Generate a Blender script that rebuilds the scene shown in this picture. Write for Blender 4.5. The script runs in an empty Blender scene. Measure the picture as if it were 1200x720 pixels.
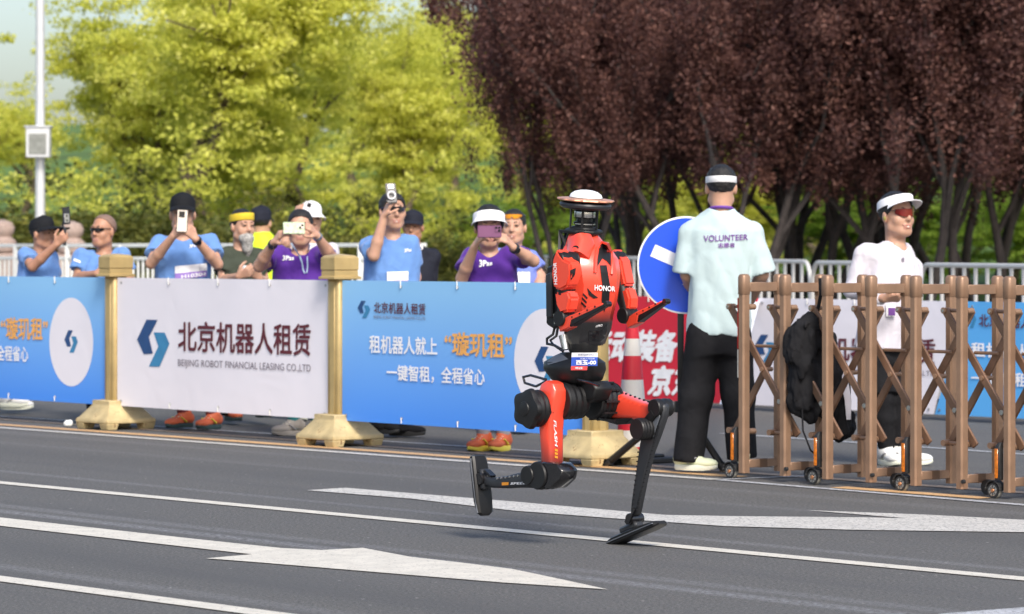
import bpy, bmesh, math, random
import numpy as np
from mathutils import Vector, Matrix, noise
from mathutils.bvhtree import BVHTree

random.seed(7); RNG = np.random.default_rng(7)
SC = bpy.context.scene
COL = SC.collection
# ------------------------------------------------------------------ camera
F, CX, YH, H = 4050.0, 600.0, 292.0, 1.27      # focal length in photo pixels, principal column, horizon row, eye height
cam = bpy.data.objects.new("camera", bpy.data.cameras.new("camera"))
COL.objects.link(cam)
cam.location = (0, 0, H); cam.rotation_euler = (math.radians(90), 0, 0)
cam.data.sensor_width = 36.0; cam.data.lens = F / 1200 * 36.0
cam.data.shift_y = -(360 - YH) / 1200
cam.data.clip_start = 0.5; cam.data.clip_end = 3000
cam.data.dof.use_dof = True; cam.data.dof.focus_distance = 15.0; cam.data.dof.aperture_fstop = 5.6
SC.camera = cam
# ------------------------------------------------------------------ sky and sun
SUN_AZ, SUN_EL = math.radians(163), math.radians(42)     # azimuth clockwise from +Y: behind the camera, to the right
w = bpy.data.worlds.new("World"); SC.world = w; w.use_nodes = True
nt = w.node_tree; bg = nt.nodes["Background"]
sky = nt.nodes.new("ShaderNodeTexSky"); sky.sky_type = 'NISHITA'; sky.sun_disc = False
sky.sun_elevation = SUN_EL; sky.sun_rotation = SUN_AZ
sky.air_density = 1.0; sky.dust_density = 3.0; sky.ozone_density = 1.0
nt.links.new(sky.outputs[0], bg.inputs[0]); bg.inputs[1].default_value = 0.15
sun = bpy.data.objects.new("sun", bpy.data.lights.new("sun", 'SUN')); COL.objects.link(sun)
sun.data.energy = 2.2; sun.data.angle = math.radians(14.0); sun.data.color = (1.0, 0.95, 0.87)
sd = Vector((math.sin(SUN_AZ) * math.cos(SUN_EL), math.cos(SUN_AZ) * math.cos(SUN_EL), math.sin(SUN_EL)))
sun.rotation_euler = sd.to_track_quat('Z', 'Y').to_euler()
SC.view_settings.view_transform = 'Standard'; SC.view_settings.look = 'None'
SC.view_settings.exposure = 0.6; SC.view_settings.gamma = 1.0
SC.cycles.max_bounces = 6; SC.cycles.use_denoising = True

# ------------------------------------------------------------------ survey helpers (photo pixel <-> place)
def W(px, py, d): return Vector(((px - CX) * d / F, d, H - (py - YH) * d / F))
def G(px, py):
    d = F * H / (py - YH); return Vector(((px - CX) * d / F, d, 0.0))
TH = math.radians(51.0)                      # the road runs away to the left at 51 degrees
ER = Vector((math.cos(TH), -math.sin(TH), 0)); NR = Vector((math.sin(TH), math.cos(TH), 0))
def UV(u, v, z=0.0): return ER * u + NR * v + Vector((0, 0, z))
def uv_of(p): return p.dot(ER), p.dot(NR)
def at_v(px, v):                              # point on the ground in image column px, v metres across the road
    t = (px - CX) / F; d = v / (t * NR.x + NR.y); return Vector((t * d, d, 0))

# ------------------------------------------------------------------ materials
MATS = {}
def mat(name, col, rough=0.6, metal=0.0, spec=0.5, var=0.08, scale=12.0, bump=0.0, bscale=60.0, coat=0.0, sss=0.0, trans=0.0, sheen=0.0, coord='Object', bdist=0.01):
    if name in MATS: return MATS[name]
    m = bpy.data.materials.new(name); m.use_nodes = True; t = m.node_tree; b = t.nodes["Principled BSDF"]
    b.inputs["Roughness"].default_value = rough; b.inputs["Metallic"].default_value = metal
    b.inputs["Specular IOR Level"].default_value = spec
    if coat: b.inputs["Coat Weight"].default_value = coat; b.inputs["Coat Roughness"].default_value = 0.15
    if sss:
        b.inputs["Subsurface Weight"].default_value = sss; b.inputs["Subsurface Radius"].default_value = (0.02, 0.008, 0.004)
        b.inputs["Subsurface Scale"].default_value = 0.4
    if sheen: b.inputs["Sheen Weight"].default_value = sheen
    tc = t.nodes.new("ShaderNodeTexCoord"); n = t.nodes.new("ShaderNodeTexNoise")
    n.inputs["Scale"].default_value = scale; n.inputs["Detail"].default_value = 5
    t.links.new(tc.outputs[coord], n.inputs["Vector"])
    r = t.nodes.new("ShaderNodeValToRGB"); c = Vector(col[:3])
    r.color_ramp.elements[0].position = 0.3; r.color_ramp.elements[1].position = 0.7
    r.color_ramp.elements[0].color = (*(c * (1 - var)), 1); r.color_ramp.elements[1].color = (*[min(1, x) for x in c * (1 + var)], 1)
    t.links.new(n.outputs["Fac"], r.inputs["Fac"]); t.links.new(r.outputs["Color"], b.inputs["Base Color"])
    if bump:
        n2 = t.nodes.new("ShaderNodeTexNoise"); n2.inputs["Scale"].default_value = bscale; n2.inputs["Detail"].default_value = 4 if bdist <= 0.01 else 1.2; n2.inputs["Distortion"].default_value = 0 if bdist <= 0.01 else 1.0
        t.links.new(tc.outputs[coord], n2.inputs["Vector"])
        bp = t.nodes.new("ShaderNodeBump"); bp.inputs["Strength"].default_value = bump; bp.inputs["Distance"].default_value = bdist
        t.links.new(n2.outputs["Fac"], bp.inputs["Height"]); t.links.new(bp.outputs["Normal"], b.inputs["Normal"])
    if trans:
        tr = t.nodes.new("ShaderNodeBsdfTranslucent"); mx = t.nodes.new("ShaderNodeMixShader"); mx.inputs[0].default_value = trans
        t.links.new(r.outputs["Color"], tr.inputs["Color"]); t.links.new(b.outputs[0], mx.inputs[1]); t.links.new(tr.outputs[0], mx.inputs[2])
        t.links.new(mx.outputs[0], t.nodes["Material Output"].inputs["Surface"])
    MATS[name] = m; return m

def two_tone(name, c0, c1, axis, lo, hi, rough=0.3, coat=0.5):
    """paint that runs from c0 to c1 along an object axis (sprayed gradient)"""
    m = bpy.data.materials.new(name); m.use_nodes = True; t = m.node_tree; b = t.nodes["Principled BSDF"]
    tc = t.nodes.new("ShaderNodeTexCoord"); sp = t.nodes.new("ShaderNodeSeparateXYZ"); t.links.new(tc.outputs["Object"], sp.inputs[0])
    mr = t.nodes.new("ShaderNodeMapRange"); mr.inputs[1].default_value = lo; mr.inputs[2].default_value = hi
    t.links.new(sp.outputs["XYZ".index(axis)], mr.inputs[0])
    r = t.nodes.new("ShaderNodeValToRGB"); r.color_ramp.elements[0].color = (*c0, 1); r.color_ramp.elements[1].color = (*c1, 1)
    t.links.new(mr.outputs[0], r.inputs[0]); t.links.new(r.outputs[0], b.inputs["Base Color"])
    b.inputs["Roughness"].default_value = rough; b.inputs["Coat Weight"].default_value = coat; b.inputs["Coat Roughness"].default_value = 0.2
    MATS[name] = m; return m

def srgb(r, g, b):
    f = lambda c: (c / 255 / 12.92) if c / 255 <= 0.04045 else ((c / 255 + 0.055) / 1.055) ** 2.4
    return (f(r), f(g), f(b))

# ------------------------------------------------------------------ object helpers
def tag(o, label=None, cat=None, group=None, kind=None):
    if label: o["label"] = label
    if cat: o["category"] = cat
    if group: o["group"] = group
    if kind: o["kind"] = kind
    return o
def thing(name, label, cat, loc=(0, 0, 0), rz=0.0, group=None):
    o = bpy.data.objects.new(name, None); COL.objects.link(o); o.empty_display_size = 0.2
    o.location = loc; o.rotation_euler = (0, 0, rz)
    return tag(o, label, cat, group)
def adopt(o, parent):
    if parent is not None: o.parent = parent
    return o
def link_mesh(name, me, parent=None):
    o = bpy.data.objects.new(name, me); COL.objects.link(o); return adopt(o, parent)
def local(parent):
    """matrix that takes world coordinates into the parent's own space"""
    if parent is None: return Matrix.Identity(4)
    m = parent.matrix_basis.copy(); q = parent.parent
    while q is not None: m = q.matrix_basis @ m; q = q.parent
    return m.inverted()
def copy_tree(o, parent=None):
    c = o.copy(); COL.objects.link(c); c.parent = parent
    for ch in list(o.children): copy_tree(ch, c)
    return c

def frame(z, x=None):
    z = Vector(z).normalized()
    x = Vector(x) if x is not None else (Vector((1, 0, 0)) if abs(z.x) < 0.9 else Vector((0, 1, 0)))
    x = (x - z * x.dot(z)).normalized(); y = z.cross(x)
    return x, y, z

class MB:
    """collects shapes in world (or any) coordinates and links them as ONE mesh"""
    def __init__(s): s.v = []; s.f = []; s.mi = []; s.m = 0
    def _add(s, vs, fs):
        o = len(s.v); s.v += [Vector(p) for p in vs]; s.f += [tuple(o + i for i in f) for f in fs]; s.mi += [s.m] * len(fs); return s
    def box(s, c, size, ax=None):
        c = Vector(c); x, y, z = ax if ax else (Vector((1, 0, 0)), Vector((0, 1, 0)), Vector((0, 0, 1)))
        a, b, h = size[0] / 2, size[1] / 2, size[2] / 2
        vs = [c + x * (a * i) + y * (b * j) + z * (h * k) for k in (-1, 1) for j in (-1, 1) for i in (-1, 1)]
        return s._add(vs, [(0, 2, 3, 1), (4, 5, 7, 6), (0, 1, 5, 4), (2, 6, 7, 3), (0, 4, 6, 2), (1, 3, 7, 5)])
    def bar(s, p, q, wd, th, side=None):
        p, q = Vector(p), Vector(q); x, y, z = frame(q - p, side)
        return s.box((p + q) / 2, (wd, th, (q - p).length), (x, y, z))
    def cyl(s, p, q, r0, r1=None, n=16, caps=True):
        r1 = r0 if r1 is None else r1; p, q = Vector(p), Vector(q); x, y, z = frame(q - p)
        vs = [c + (x * math.cos(2 * math.pi * i / n) + y * math.sin(2 * math.pi * i / n)) * r for c, r in ((p, r0), (q, r1)) for i in range(n)]
        fs = [(i, (i + 1) % n, n + (i + 1) % n, n + i) for i in range(n)]
        if caps: fs += [tuple(range(n))[::-1], tuple(range(n, 2 * n))]
        return s._add(vs, fs)
    def tube(s, pts, r, n=8, caps=True):
        pts = [Vector(p) for p in pts]; rs = r if isinstance(r, (list, tuple)) else [r] * len(pts)
        vs = []; x = None
        for i, p in enumerate(pts):
            t = (pts[min(i + 1, len(pts) - 1)] - pts[max(i - 1, 0)])
            x, y, _ = frame(t, x if x is not None else None)
            vs += [p + (x * math.cos(2 * math.pi * k / n) + y * math.sin(2 * math.pi * k / n)) * rs[i] for k in range(n)]
        fs = [(i * n + k, i * n + (k + 1) % n, (i + 1) * n + (k + 1) % n, (i + 1) * n + k) for i in range(len(pts) - 1) for k in range(n)]
        if caps: fs += [tuple(range(n))[::-1], tuple(range((len(pts) - 1) * n, len(pts) * n))]
        return s._add(vs, fs)
    def loft(s, rings, caps=True, close=True):
        n = len(rings[0]); vs = [p for r in rings for p in r]
        fs = [(i * n + k, i * n + (k + 1) % n, (i + 1) * n + (k + 1) % n, (i + 1) * n + k) for i in range(len(rings) - 1) for k in range(n if close else n - 1)]
        if caps: fs += [tuple(range(n))[::-1], tuple(range((len(rings) - 1) * n, len(rings) * n))]
        return s._add(vs, fs)
    def lathe(s, prof, c, axis=(0, 0, 1), n=24, jag=None):
        x, y, z = frame(axis); c = Vector(c)
        rings = []
        for r, h in prof:
            rings.append([c + z * h + (x * math.cos(2 * math.pi * k / n) + y * math.sin(2 * math.pi * k / n)) * (r * (jag(k) if jag else 1)) for k in range(n)])
        return s.loft(rings)
    def ell(s, c, rad, ax=None, nu=16, nv=10):
        c = Vector(c); x, y, z = ax if ax else (Vector((1, 0, 0)), Vector((0, 1, 0)), Vector((0, 0, 1)))
        rings = []
        for j in range(nv + 1):
            a = math.pi * (0.02 + 0.96 * j / nv) - math.pi / 2
            rings.append([c + z * (rad[2] * math.sin(a)) + x * (rad[0] * math.cos(a) * math.cos(2 * math.pi * k / nu)) + y * (rad[1] * math.cos(a) * math.sin(2 * math.pi * k / nu)) for k in range(nu)])
        return s.loft(rings)
    def prism(s, poly, off):
        off = Vector(off); n = len(poly); vs = [Vector(p) for p in poly] + [Vector(p) + off for p in poly]
        return s._add(vs, [(k, (k + 1) % n, n + (k + 1) % n, n + k) for k in range(n)] + [tuple(range(n))[::-1], tuple(range(n, 2 * n))])
    def build(s, name, mats, parent=None, smooth=38, bevel=0.0, world=True, seg=1):
        me = bpy.data.meshes.new(name)
        L = local(parent) if world else Matrix.Identity(4)
        me.from_pydata([L @ p for p in s.v], [], s.f)
        for m in (mats if isinstance(mats, (list, tuple)) else [mats]): me.materials.append(m)
        me.polygons.foreach_set("material_index", s.mi)
        bm = bmesh.new(); bm.from_mesh(me)
        bmesh.ops.recalc_face_normals(bm, faces=bm.faces)
        if bevel:
            es = [e for e in bm.edges if len(e.link_faces) == 2 and e.calc_face_angle(0) > 0.6]
            bmesh.ops.bevel(bm, geom=es, offset=bevel, segments=seg, affect='EDGES', clamp_overlap=True)
        bm.to_mesh(me); bm.free()
        if smooth:
            me.polygons.foreach_set("use_smooth", [True] * len(me.polygons)); me.set_sharp_from_angle(angle=math.radians(smooth))
        return link_mesh(name, me, parent)

# ------------------------------------------------------------------ implicit surfaces (bodies, cloth)
def V3(p): return np.array((p[0], p[1], p[2]), dtype=np.float32)
class Blob:
    def __init__(s): s.p = []
    def add(s, fn, lo, hi, k=0.02, op=0): s.p.append((fn, np.minimum(lo, hi), np.maximum(lo, hi), k, op)); return s
    def cone(s, a, b, ra, rb, k=0.02, flat=(False, False), op=0):
        a, b = V3(a), V3(b); ab = b - a; L2 = float(ab @ ab) + 1e-9; L = L2 ** 0.5
        def fn(x, y, z):
            t = ((x - a[0]) * ab[0] + (y - a[1]) * ab[1] + (z - a[2]) * ab[2]) / L2; tc = np.clip(t, 0, 1)
            d = np.sqrt((x - a[0] - tc * ab[0]) ** 2 + (y - a[1] - tc * ab[1]) ** 2 + (z - a[2] - tc * ab[2]) ** 2) - (ra + (rb - ra) * tc)
            if flat[0]: d = np.maximum(d, -t * L)
            if flat[1]: d = np.maximum(d, (t - 1) * L)
            return d
        r = max(ra, rb); return s.add(fn, np.minimum(a, b) - r, np.maximum(a, b) + r, k, op)
    def ell(s, c, rad, ax=None, k=0.02, op=0, wrap=None):
        c = V3(c); R = np.eye(3, dtype=np.float32) if ax is None else np.array([V3(q) for q in ax]); rad = np.array(rad, dtype=np.float32)
        def fn(x, y, z):
            X, Y, Z = x - c[0], y - c[1], z - c[2]
            u = [R[i, 0] * X + R[i, 1] * Y + R[i, 2] * Z for i in range(3)]
            k0 = np.sqrt((u[0] / rad[0]) ** 2 + (u[1] / rad[1]) ** 2 + (u[2] / rad[2]) ** 2) + 1e-6
            k1 = np.sqrt((u[0] / rad[0] ** 2) ** 2 + (u[1] / rad[1] ** 2) ** 2 + (u[2] / rad[2] ** 2) ** 2) + 1e-6
            d = k0 * (k0 - 1) / k1
            return wrap(d, *u) if wrap else d
        r = float(rad.max()); return s.add(fn, c - r, c + r, k, op)
    def loft(s, o, ax, st, k=0.02, op=0, pw=2.4):
        """stations (height, half width, half depth, shift forward) along ax[2] from o"""
        o = V3(o); R = np.array([V3(q) for q in ax]); st = np.array(st, dtype=np.float32)
        def fn(x, y, z):
            X, Y, Z = x - o[0], y - o[1], z - o[2]
            a, b, h = [R[i, 0] * X + R[i, 1] * Y + R[i, 2] * Z for i in range(3)]
            wd = np.interp(h, st[:, 0], st[:, 1]); dp = np.interp(h, st[:, 0], st[:, 2]); sh = np.interp(h, st[:, 0], st[:, 3])
            q = (np.abs(a / wd) ** pw + np.abs((b - sh) / dp) ** pw) ** (1 / pw)
            d = (q - 1) * np.minimum(wd, dp)
            return np.maximum(d, np.maximum(st[0, 0] - h, h - st[-1, 0])).astype(np.float32)
        r = float(st[:, 1:3].max()) * 1.05
        P = np.array([o + R[2] * st[0, 0], o + R[2] * st[-1, 0]])
        return s.add(fn, P.min(0) - r, P.max(0) + r, k, op)
    def mesh(s, h, fold=None, cut=None):
        lo = np.min([p[1] for p in s.p if p[4] == 0], 0) - 3 * h; hi = np.max([p[2] for p in s.p if p[4] == 0], 0) + 3 * h
        n = np.ceil((hi - lo) / h).astype(int) + 1
        g = [lo[i] + h * np.arange(n[i], dtype=np.float32) for i in range(3)]
        D = np.full(n, 0.2, dtype=np.float32)
        for fn, a, b, k, op in s.p:
            m = k + 3 * h
            i0 = np.clip(np.floor((a - m - lo) / h).astype(int), 0, n - 1); i1 = np.clip(np.ceil((b + m - lo) / h).astype(int) + 1, 1, n)
            if (i1 <= i0).any(): continue
            sl = tuple(slice(i0[i], i1[i]) for i in range(3))
            d = fn(g[0][sl[0]][:, None, None], g[1][sl[1]][None, :, None], g[2][sl[2]][None, None, :])
            A = D[sl]
            if op == 0:
                q = np.clip(0.5 + 0.5 * (d - A) / k, 0, 1); D[sl] = d * (1 - q) + A * q - k * q * (1 - q)
            else:
                d = -d; q = np.clip(0.5 - 0.5 * (d - A) / k, 0, 1); D[sl] = d * (1 - q) + A * q + k * q * (1 - q)
        if fold is not None: D += fold(g[0][:, None, None], g[1][None, :, None], g[2][None, None, :]).astype(np.float32)
        if cut is not None: D = np.maximum(D, cut(g[0][:, None, None], g[1][None, :, None], g[2][None, None, :]).astype(np.float32))
        return nets(D, lo, h)
def nets(D, lo, h):
    D[0], D[-1] = 1, 1; D[:, 0], D[:, -1] = 1, 1; D[:, :, 0], D[:, :, -1] = 1, 1
    S = D < 0; c = np.zeros(np.array(D.shape) - 1, dtype=np.int8)
    off = [(i, j, k) for i in (0, 1) for j in (0, 1) for k in (0, 1)]
    nx, ny, nz = c.shape
    for i, j, k in off: c += S[i:i + nx, j:j + ny, k:k + nz]
    I = np.argwhere((c > 0) & (c < 8))
    vals = np.stack([D[I[:, 0] + i, I[:, 1] + j, I[:, 2] + k] for i, j, k in off], 1)
    acc = np.zeros((len(I), 3)); cnt = np.zeros(len(I)); offa = np.array(off, dtype=float)
    for a in range(8):
        for b in range(a + 1, 8):
            if np.abs(offa[a] - offa[b]).sum() != 1: continue
            m = (vals[:, a] < 0) != (vals[:, b] < 0)
            t = vals[m, a] / (vals[m, a] - vals[m, b])
            acc[m] += offa[a] + (offa[b] - offa[a]) * t[:, None]; cnt[m] += 1
    vert = lo + h * (I + acc / cnt[:, None])
    idx = np.full(c.shape, -1, dtype=np.int64); idx[I[:, 0], I[:, 1], I[:, 2]] = np.arange(len(I))
    faces = []
    for ax in range(3):
        A = np.moveaxis(S, ax, 0); X = np.moveaxis(idx, ax, 0)
        ch = A[:-1] != A[1:]; e = np.argwhere(ch[:, 1:-1, 1:-1]) + np.array([0, 1, 1])
        q = np.stack([X[e[:, 0], e[:, 1] - 1, e[:, 2] - 1], X[e[:, 0], e[:, 1], e[:, 2] - 1], X[e[:, 0], e[:, 1], e[:, 2]], X[e[:, 0], e[:, 1] - 1, e[:, 2]]], 1)
        ins = A[e[:, 0], e[:, 1], e[:, 2]]
        if ax == 1: ins = ~ins
        q[~ins] = q[~ins][:, ::-1]
        faces.append(q)
    return vert, np.concatenate(faces)
def np_mesh(name, V, Q, mats, parent=None, mi=None, smooth=True):
    me = bpy.data.meshes.new(name); L = local(parent)
    V = np.asarray(V) @ np.array(L.to_3x3()).T + np.array(L.translation)
    me.vertices.add(len(V)); me.vertices.foreach_set("co", V.astype(np.float32).ravel())
    k = Q.shape[1]; me.loops.add(Q.size); me.loops.foreach_set("vertex_index", Q.astype(np.int32).ravel())
    me.polygons.add(len(Q)); me.polygons.foreach_set("loop_start", np.arange(0, Q.size, k, dtype=np.int32))
    for m in (mats if isinstance(mats, (list, tuple)) else [mats]): me.materials.append(m)
    if mi is not None: me.polygons.foreach_set("material_index", mi.astype(np.int32))
    me.polygons.foreach_set("use_smooth", np.full(len(Q), smooth))
    me.update(calc_edges=True); me.validate()
    return link_mesh(name, me, parent)
def wrinkle(amp, freq, seed, stretch=(1, 1, 0.5)):
    r = np.random.default_rng(seed); K = [(r.normal(size=3) * np.array(stretch) * freq, r.uniform(0, 6.28), r.normal(size=3) * np.array(stretch) * freq * 0.6) for _ in range(5)]
    def f(x, y, z):
        s = 0
        for a, ph, b in K:
            q = 1.6 * np.sin(b[0] * x + b[1] * y + b[2] * z + ph)
            s = s + (1 - np.abs(np.sin(a[0] * x + a[1] * y + a[2] * z + ph + q)) * 1.6)
        return s * amp / 5
    return f

# ------------------------------------------------------------------ print: lettering and marks laid on a surface
def text_mesh(body, bold=0.0, shear=0.0):
    """flat lettering as (verts 0..1 x 0..1, triangles) plus its natural aspect"""
    cu = bpy.data.curves.new("t", 'FONT'); cu.body = body; cu.size = 1.0; cu.shear = shear; cu.resolution_u = 3
    cu.align_x = 'LEFT'; ob = bpy.data.objects.new("t", cu); COL.objects.link(ob)
    dg = bpy.context.evaluated_depsgraph_get(); dg.update()
    me = bpy.data.meshes.new_from_object(ob.evaluated_get(dg))
    V = np.array([v.co[:2] for v in me.vertices]); T = [tuple(p.vertices) for p in me.polygons]
    bpy.data.objects.remove(ob); bpy.data.curves.remove(cu); bpy.data.meshes.remove(me)
    V = np.column_stack([V, np.zeros(len(V))])
    if bold:                                     # heavier strokes: copies nudged sideways, each a hair above the last
        n = len(V); sh_ = [(0, 0), (1, 0), (0, 1), (1, 1), (-1, 0), (0, -1), (-1, -1)]; T = [tuple(i + q * n for i in t) for q in range(len(sh_)) for t in T]
        V = np.concatenate([V + np.array([dx * bold * 0.75, dy * bold * 0.75, k * 0.00025]) for k, (dx, dy) in enumerate(sh_)])
    lo, hi = V.min(0), V.max(0); asp = (hi[0] - lo[0]) / (hi[1] - lo[1]); V[:, :2] = (V[:, :2] - lo[:2]) / (hi[:2] - lo[:2])
    return V, T, asp
def bvh_of(objs):
    vs, fs = [], []
    for o in objs:
        m = o.matrix_basis.copy(); q = o.parent
        while q is not None: m = q.matrix_basis @ m; q = q.parent
        k = len(vs); vs += [m @ v.co for v in o.data.vertices]; fs += [tuple(k + i for i in p.vertices) for p in o.data.polygons]
    return BVHTree.FromPolygons(vs, fs)
EYE = Vector((0, 0, H))
def lay(name, V, T, quad, tree, m, parent, lift=0.003, sub=0, fallback=None):
    """print V (0..1) on the surface seen in the photo inside quad (pixel corners: bottom-left, bottom-right, top-right, top-left)"""
    a, b, c, d = [Vector((*q, 0)) for q in quad]
    bm = bmesh.new(); vs = [bm.verts.new((p[0], p[1], p[2] if len(p) > 2 else 0)) for p in V]
    for t in T:
        try: bm.faces.new([vs[i] for i in t])
        except ValueError: pass
    for _ in range(sub): bmesh.ops.subdivide_edges(bm, edges=bm.edges, cuts=1, use_grid_fill=True)
    L = local(parent); hitd = []
    for v in bm.verts:
        x, y, ex = v.co; p = (a * (1 - x) + b * x) * (1 - y) + (d * (1 - x) + c * x) * y
        ray = (W(p.x, p.y, 20.0) - EYE).normalized(); h, nn, _, _ = tree.ray_cast(EYE, ray)
        if h is None: dist = (sum(hitd) / len(hitd)) if hitd else (fallback or 20.0); q = EYE + ray * dist
        else: hitd.append((h - EYE).length); q = h - ray * (lift + ex)
        v.co = L @ q
    bmesh.ops.recalc_face_normals(bm, faces=bm.faces)
    me = bpy.data.meshes.new(name); bm.to_mesh(me); bm.free(); me.materials.append(m)
    return link_mesh(name, me, parent)
def poly_grid(pts, step=3.0):
    """a pixel polygon cut on a grid so that it can follow a curved surface; returns verts in pixels and faces"""
    bm = bmesh.new(); f = bm.faces.new([bm.verts.new((p[0], p[1], 0)) for p in pts])
    xs = [p[0] for p in pts]; ys = [p[1] for p in pts]
    for ax, vals in ((0, xs), (1, ys)):
        k = min(vals) + step
        while k < max(vals):
            no = (1, 0, 0) if ax == 0 else (0, 1, 0); co = (k, 0, 0) if ax == 0 else (0, k, 0)
            bmesh.ops.bisect_plane(bm, geom=bm.verts[:] + bm.edges[:] + bm.faces[:], plane_co=co, plane_no=no); k += step
    bm.verts.index_update()
    r = [(v.co.x, v.co.y) for v in bm.verts], [tuple(v.index for v in f.verts) for f in bm.faces]; bm.free(); return r
def patch(name, pts, tree, m, parent, lift=0.003, step=3.0):
    V, T = poly_grid(pts, step); xs = [p[0] for p in pts]; ys = [p[1] for p in pts]
    x0, x1, y0, y1 = min(xs), max(xs), min(ys), max(ys)
    N = [((p[0] - x0) / (x1 - x0), 1 - (p[1] - y0) / (y1 - y0)) for p in V]
    return lay(name, N, T, [(x0, y1), (x1, y1), (x1, y0), (x0, y0)], tree, m, parent, lift)
# ================================================================== SETTING
def asphalt():
    m = bpy.data.materials.new("asphalt"); m.use_nodes = True; t = m.node_tree; b = t.nodes["Principled BSDF"]
    N, Lk = t.nodes.new, t.links.new
    tc = N("ShaderNodeTexCoord")
    def dot(vec):
        d = N("ShaderNodeVectorMath"); d.operation = 'DOT_PRODUCT'; d.inputs[1].default_value = vec; Lk(tc.outputs["Object"], d.inputs[0]); return d.outputs["Value"]
    def noise_(scale, det=3, vec=None, rough=0.6):
        n = N("ShaderNodeTexNoise"); n.inputs["Scale"].default_value = scale; n.inputs["Detail"].default_value = det; n.inputs["Roughness"].default_value = rough
        Lk(vec or tc.outputs["Object"], n.inputs["Vector"]); return n.outputs["Fac"]
    def mr(x, a, b_, c, d, smooth=False):
        q = N("ShaderNodeMapRange"); q.interpolation_type = 'SMOOTHSTEP' if smooth else 'LINEAR'
        for i, val in enumerate((a, b_, c, d)): q.inputs[1 + i].default_value = val
        Lk(x, q.inputs[0]); return q.outputs[0]
    def math_(op, x, y):
        q = N("ShaderNodeMath"); q.operation = op
        for i, z in enumerate((x, y)):
            if isinstance(z, (int, float)): q.inputs[i].default_value = z
            else: Lk(z, q.inputs[i])
        return q.outputs[0]
    def mix(f, c0, c1):
        q = N("ShaderNodeMix"); q.data_type = 'RGBA'; Lk(f, q.inputs[0])
        for s, c in ((q.inputs[6], c0), (q.inputs[7], c1)):
            if isinstance(c, tuple): s.default_value = (*c, 1)
            else: Lk(c, s)
        return q.outputs[2]
    v, u = dot(NR), dot(ER)
    st = N("ShaderNodeCombineXYZ"); Lk(math_('MULTIPLY', u, 0.12), st.inputs[0]); Lk(math_('MULTIPLY', v, 2.2), st.inputs[1])
    fine, mid, big, streak = noise_(75, 4, None, 0.8), noise_(26, 5, None, 0.8), noise_(0.7, 4), noise_(1.6, 5, st.outputs[0])
    c = mix(mr(fine, 0.38, 0.62, 0, 1), (0.036, 0.035, 0.034), (0.178, 0.171, 0.161))
    c = mix(mr(mid, 0.5, 0.7, 0, 0.6), c, (0.05, 0.06, 0.062))
    c = mix(mr(big, 0.35, 0.7, 0, 0.4), c, (0.105, 0.104, 0.104))
    c = mix(mr(streak, 0.5, 0.72, 0, 0.45), c, (0.072, 0.072, 0.075))
    # worn pale lane scuffs that run beside the lines
    for px, py, wd, s in ((0, 552, 0.07, 0.75), (0, 599, 0.09, 0.85), (0, 664, 0.10, 0.7), (620, 571, 0.10, 0.3), (300, 530, 0.12, 0.25), (560, 655, 0.09, 0.6)):
        v0 = uv_of(G(px, py))[1]
        f = mr(math_('ABSOLUTE', math_('SUBTRACT', v, v0), 0), 0.2 * wd, wd, 1, 0, True)
        n = mr(noise_(38, 4, None, 0.8), 0.44, 0.58, 0, s); k = mr(noise_(0.5, 3, st.outputs[0]), 0.3, 0.6, 0.4, 1)
        c = mix(math_('MULTIPLY', math_('MULTIPLY', f, n), k), c, (0.24, 0.245, 0.26))
    # tyre-dark wheel tracks
    for v0 in (11.2, 7.6, 5.6):
        f = mr(math_('ABSOLUTE', math_('SUBTRACT', v, v0), 0), 0.05, 0.45, 0.35, 0, True); c = mix(f, c, (0.07, 0.07, 0.071))
    # grit
    sp = N("ShaderNodeTexVoronoi"); sp.inputs["Scale"].default_value = 7; Lk(tc.outputs["Object"], sp.inputs["Vector"])
    c = mix(mr(sp.outputs["Distance"], 0.03, 0.06, 0.8, 0), c, (0.4, 0.39, 0.36))
    Lk(c, b.inputs["Base Color"]); b.inputs["Roughness"].default_value = 0.82; b.inputs["Specular IOR Level"].default_value = 0.35
    bp = N("ShaderNodeBump"); bp.inputs["Strength"].default_value = 0.6; bp.inputs["Distance"].default_value = 0.006
    Lk(fine, bp.inputs["Height"]); Lk(bp.outputs[0], b.inputs["Normal"])
    return m
def road_paint(name, col, wear):
    m = mat(name, col, 0.65, var=0.1, scale=9, bump=0.3, bscale=140); t = m.node_tree; b = t.nodes["Principled BSDF"]
    tc = t.nodes.new("ShaderNodeTexCoord"); n = t.nodes.new("ShaderNodeTexNoise"); n.inputs["Scale"].default_value = 60; n.inputs["Detail"].default_value = 6; n.inputs["Roughness"].default_value = 0.7
    t.links.new(tc.outputs["Object"], n.inputs["Vector"])
    q = t.nodes.new("ShaderNodeMapRange"); q.inputs[1].default_value = wear; q.inputs[2].default_value = wear + 0.12; q.inputs[3].default_value = 0; q.inputs[4].default_value = 1
    t.links.new(n.outputs["Fac"], q.inputs[0])
    mx = t.nodes.new("ShaderNodeMix"); mx.data_type = 'RGBA'; src = b.inputs["Base Color"].links[0].from_socket
    t.links.new(q.outputs[0], mx.inputs[0]); t.links.new(src, mx.inputs[6]); mx.inputs[7].default_value = (0.09, 0.09, 0.09, 1)
    t.links.new(mx.outputs[2], b.inputs["Base Color"]); return m
M_ASPH = asphalt()
M_LINE = road_paint("lane_paint", (0.60, 0.565, 0.49), 0.57); M_LINE2 = road_paint("worn_lane_paint", (0.54, 0.52, 0.48), 0.52)
M_ORNG = road_paint("orange_paint", (0.58, 0.35, 0.16), 0.56); M_BROWN = road_paint("faded_orange_paint", (0.42, 0.30, 0.20), 0.5)
M_GREY = road_paint("grey_line_paint", (0.45, 0.46, 0.48), 0.5)
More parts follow.
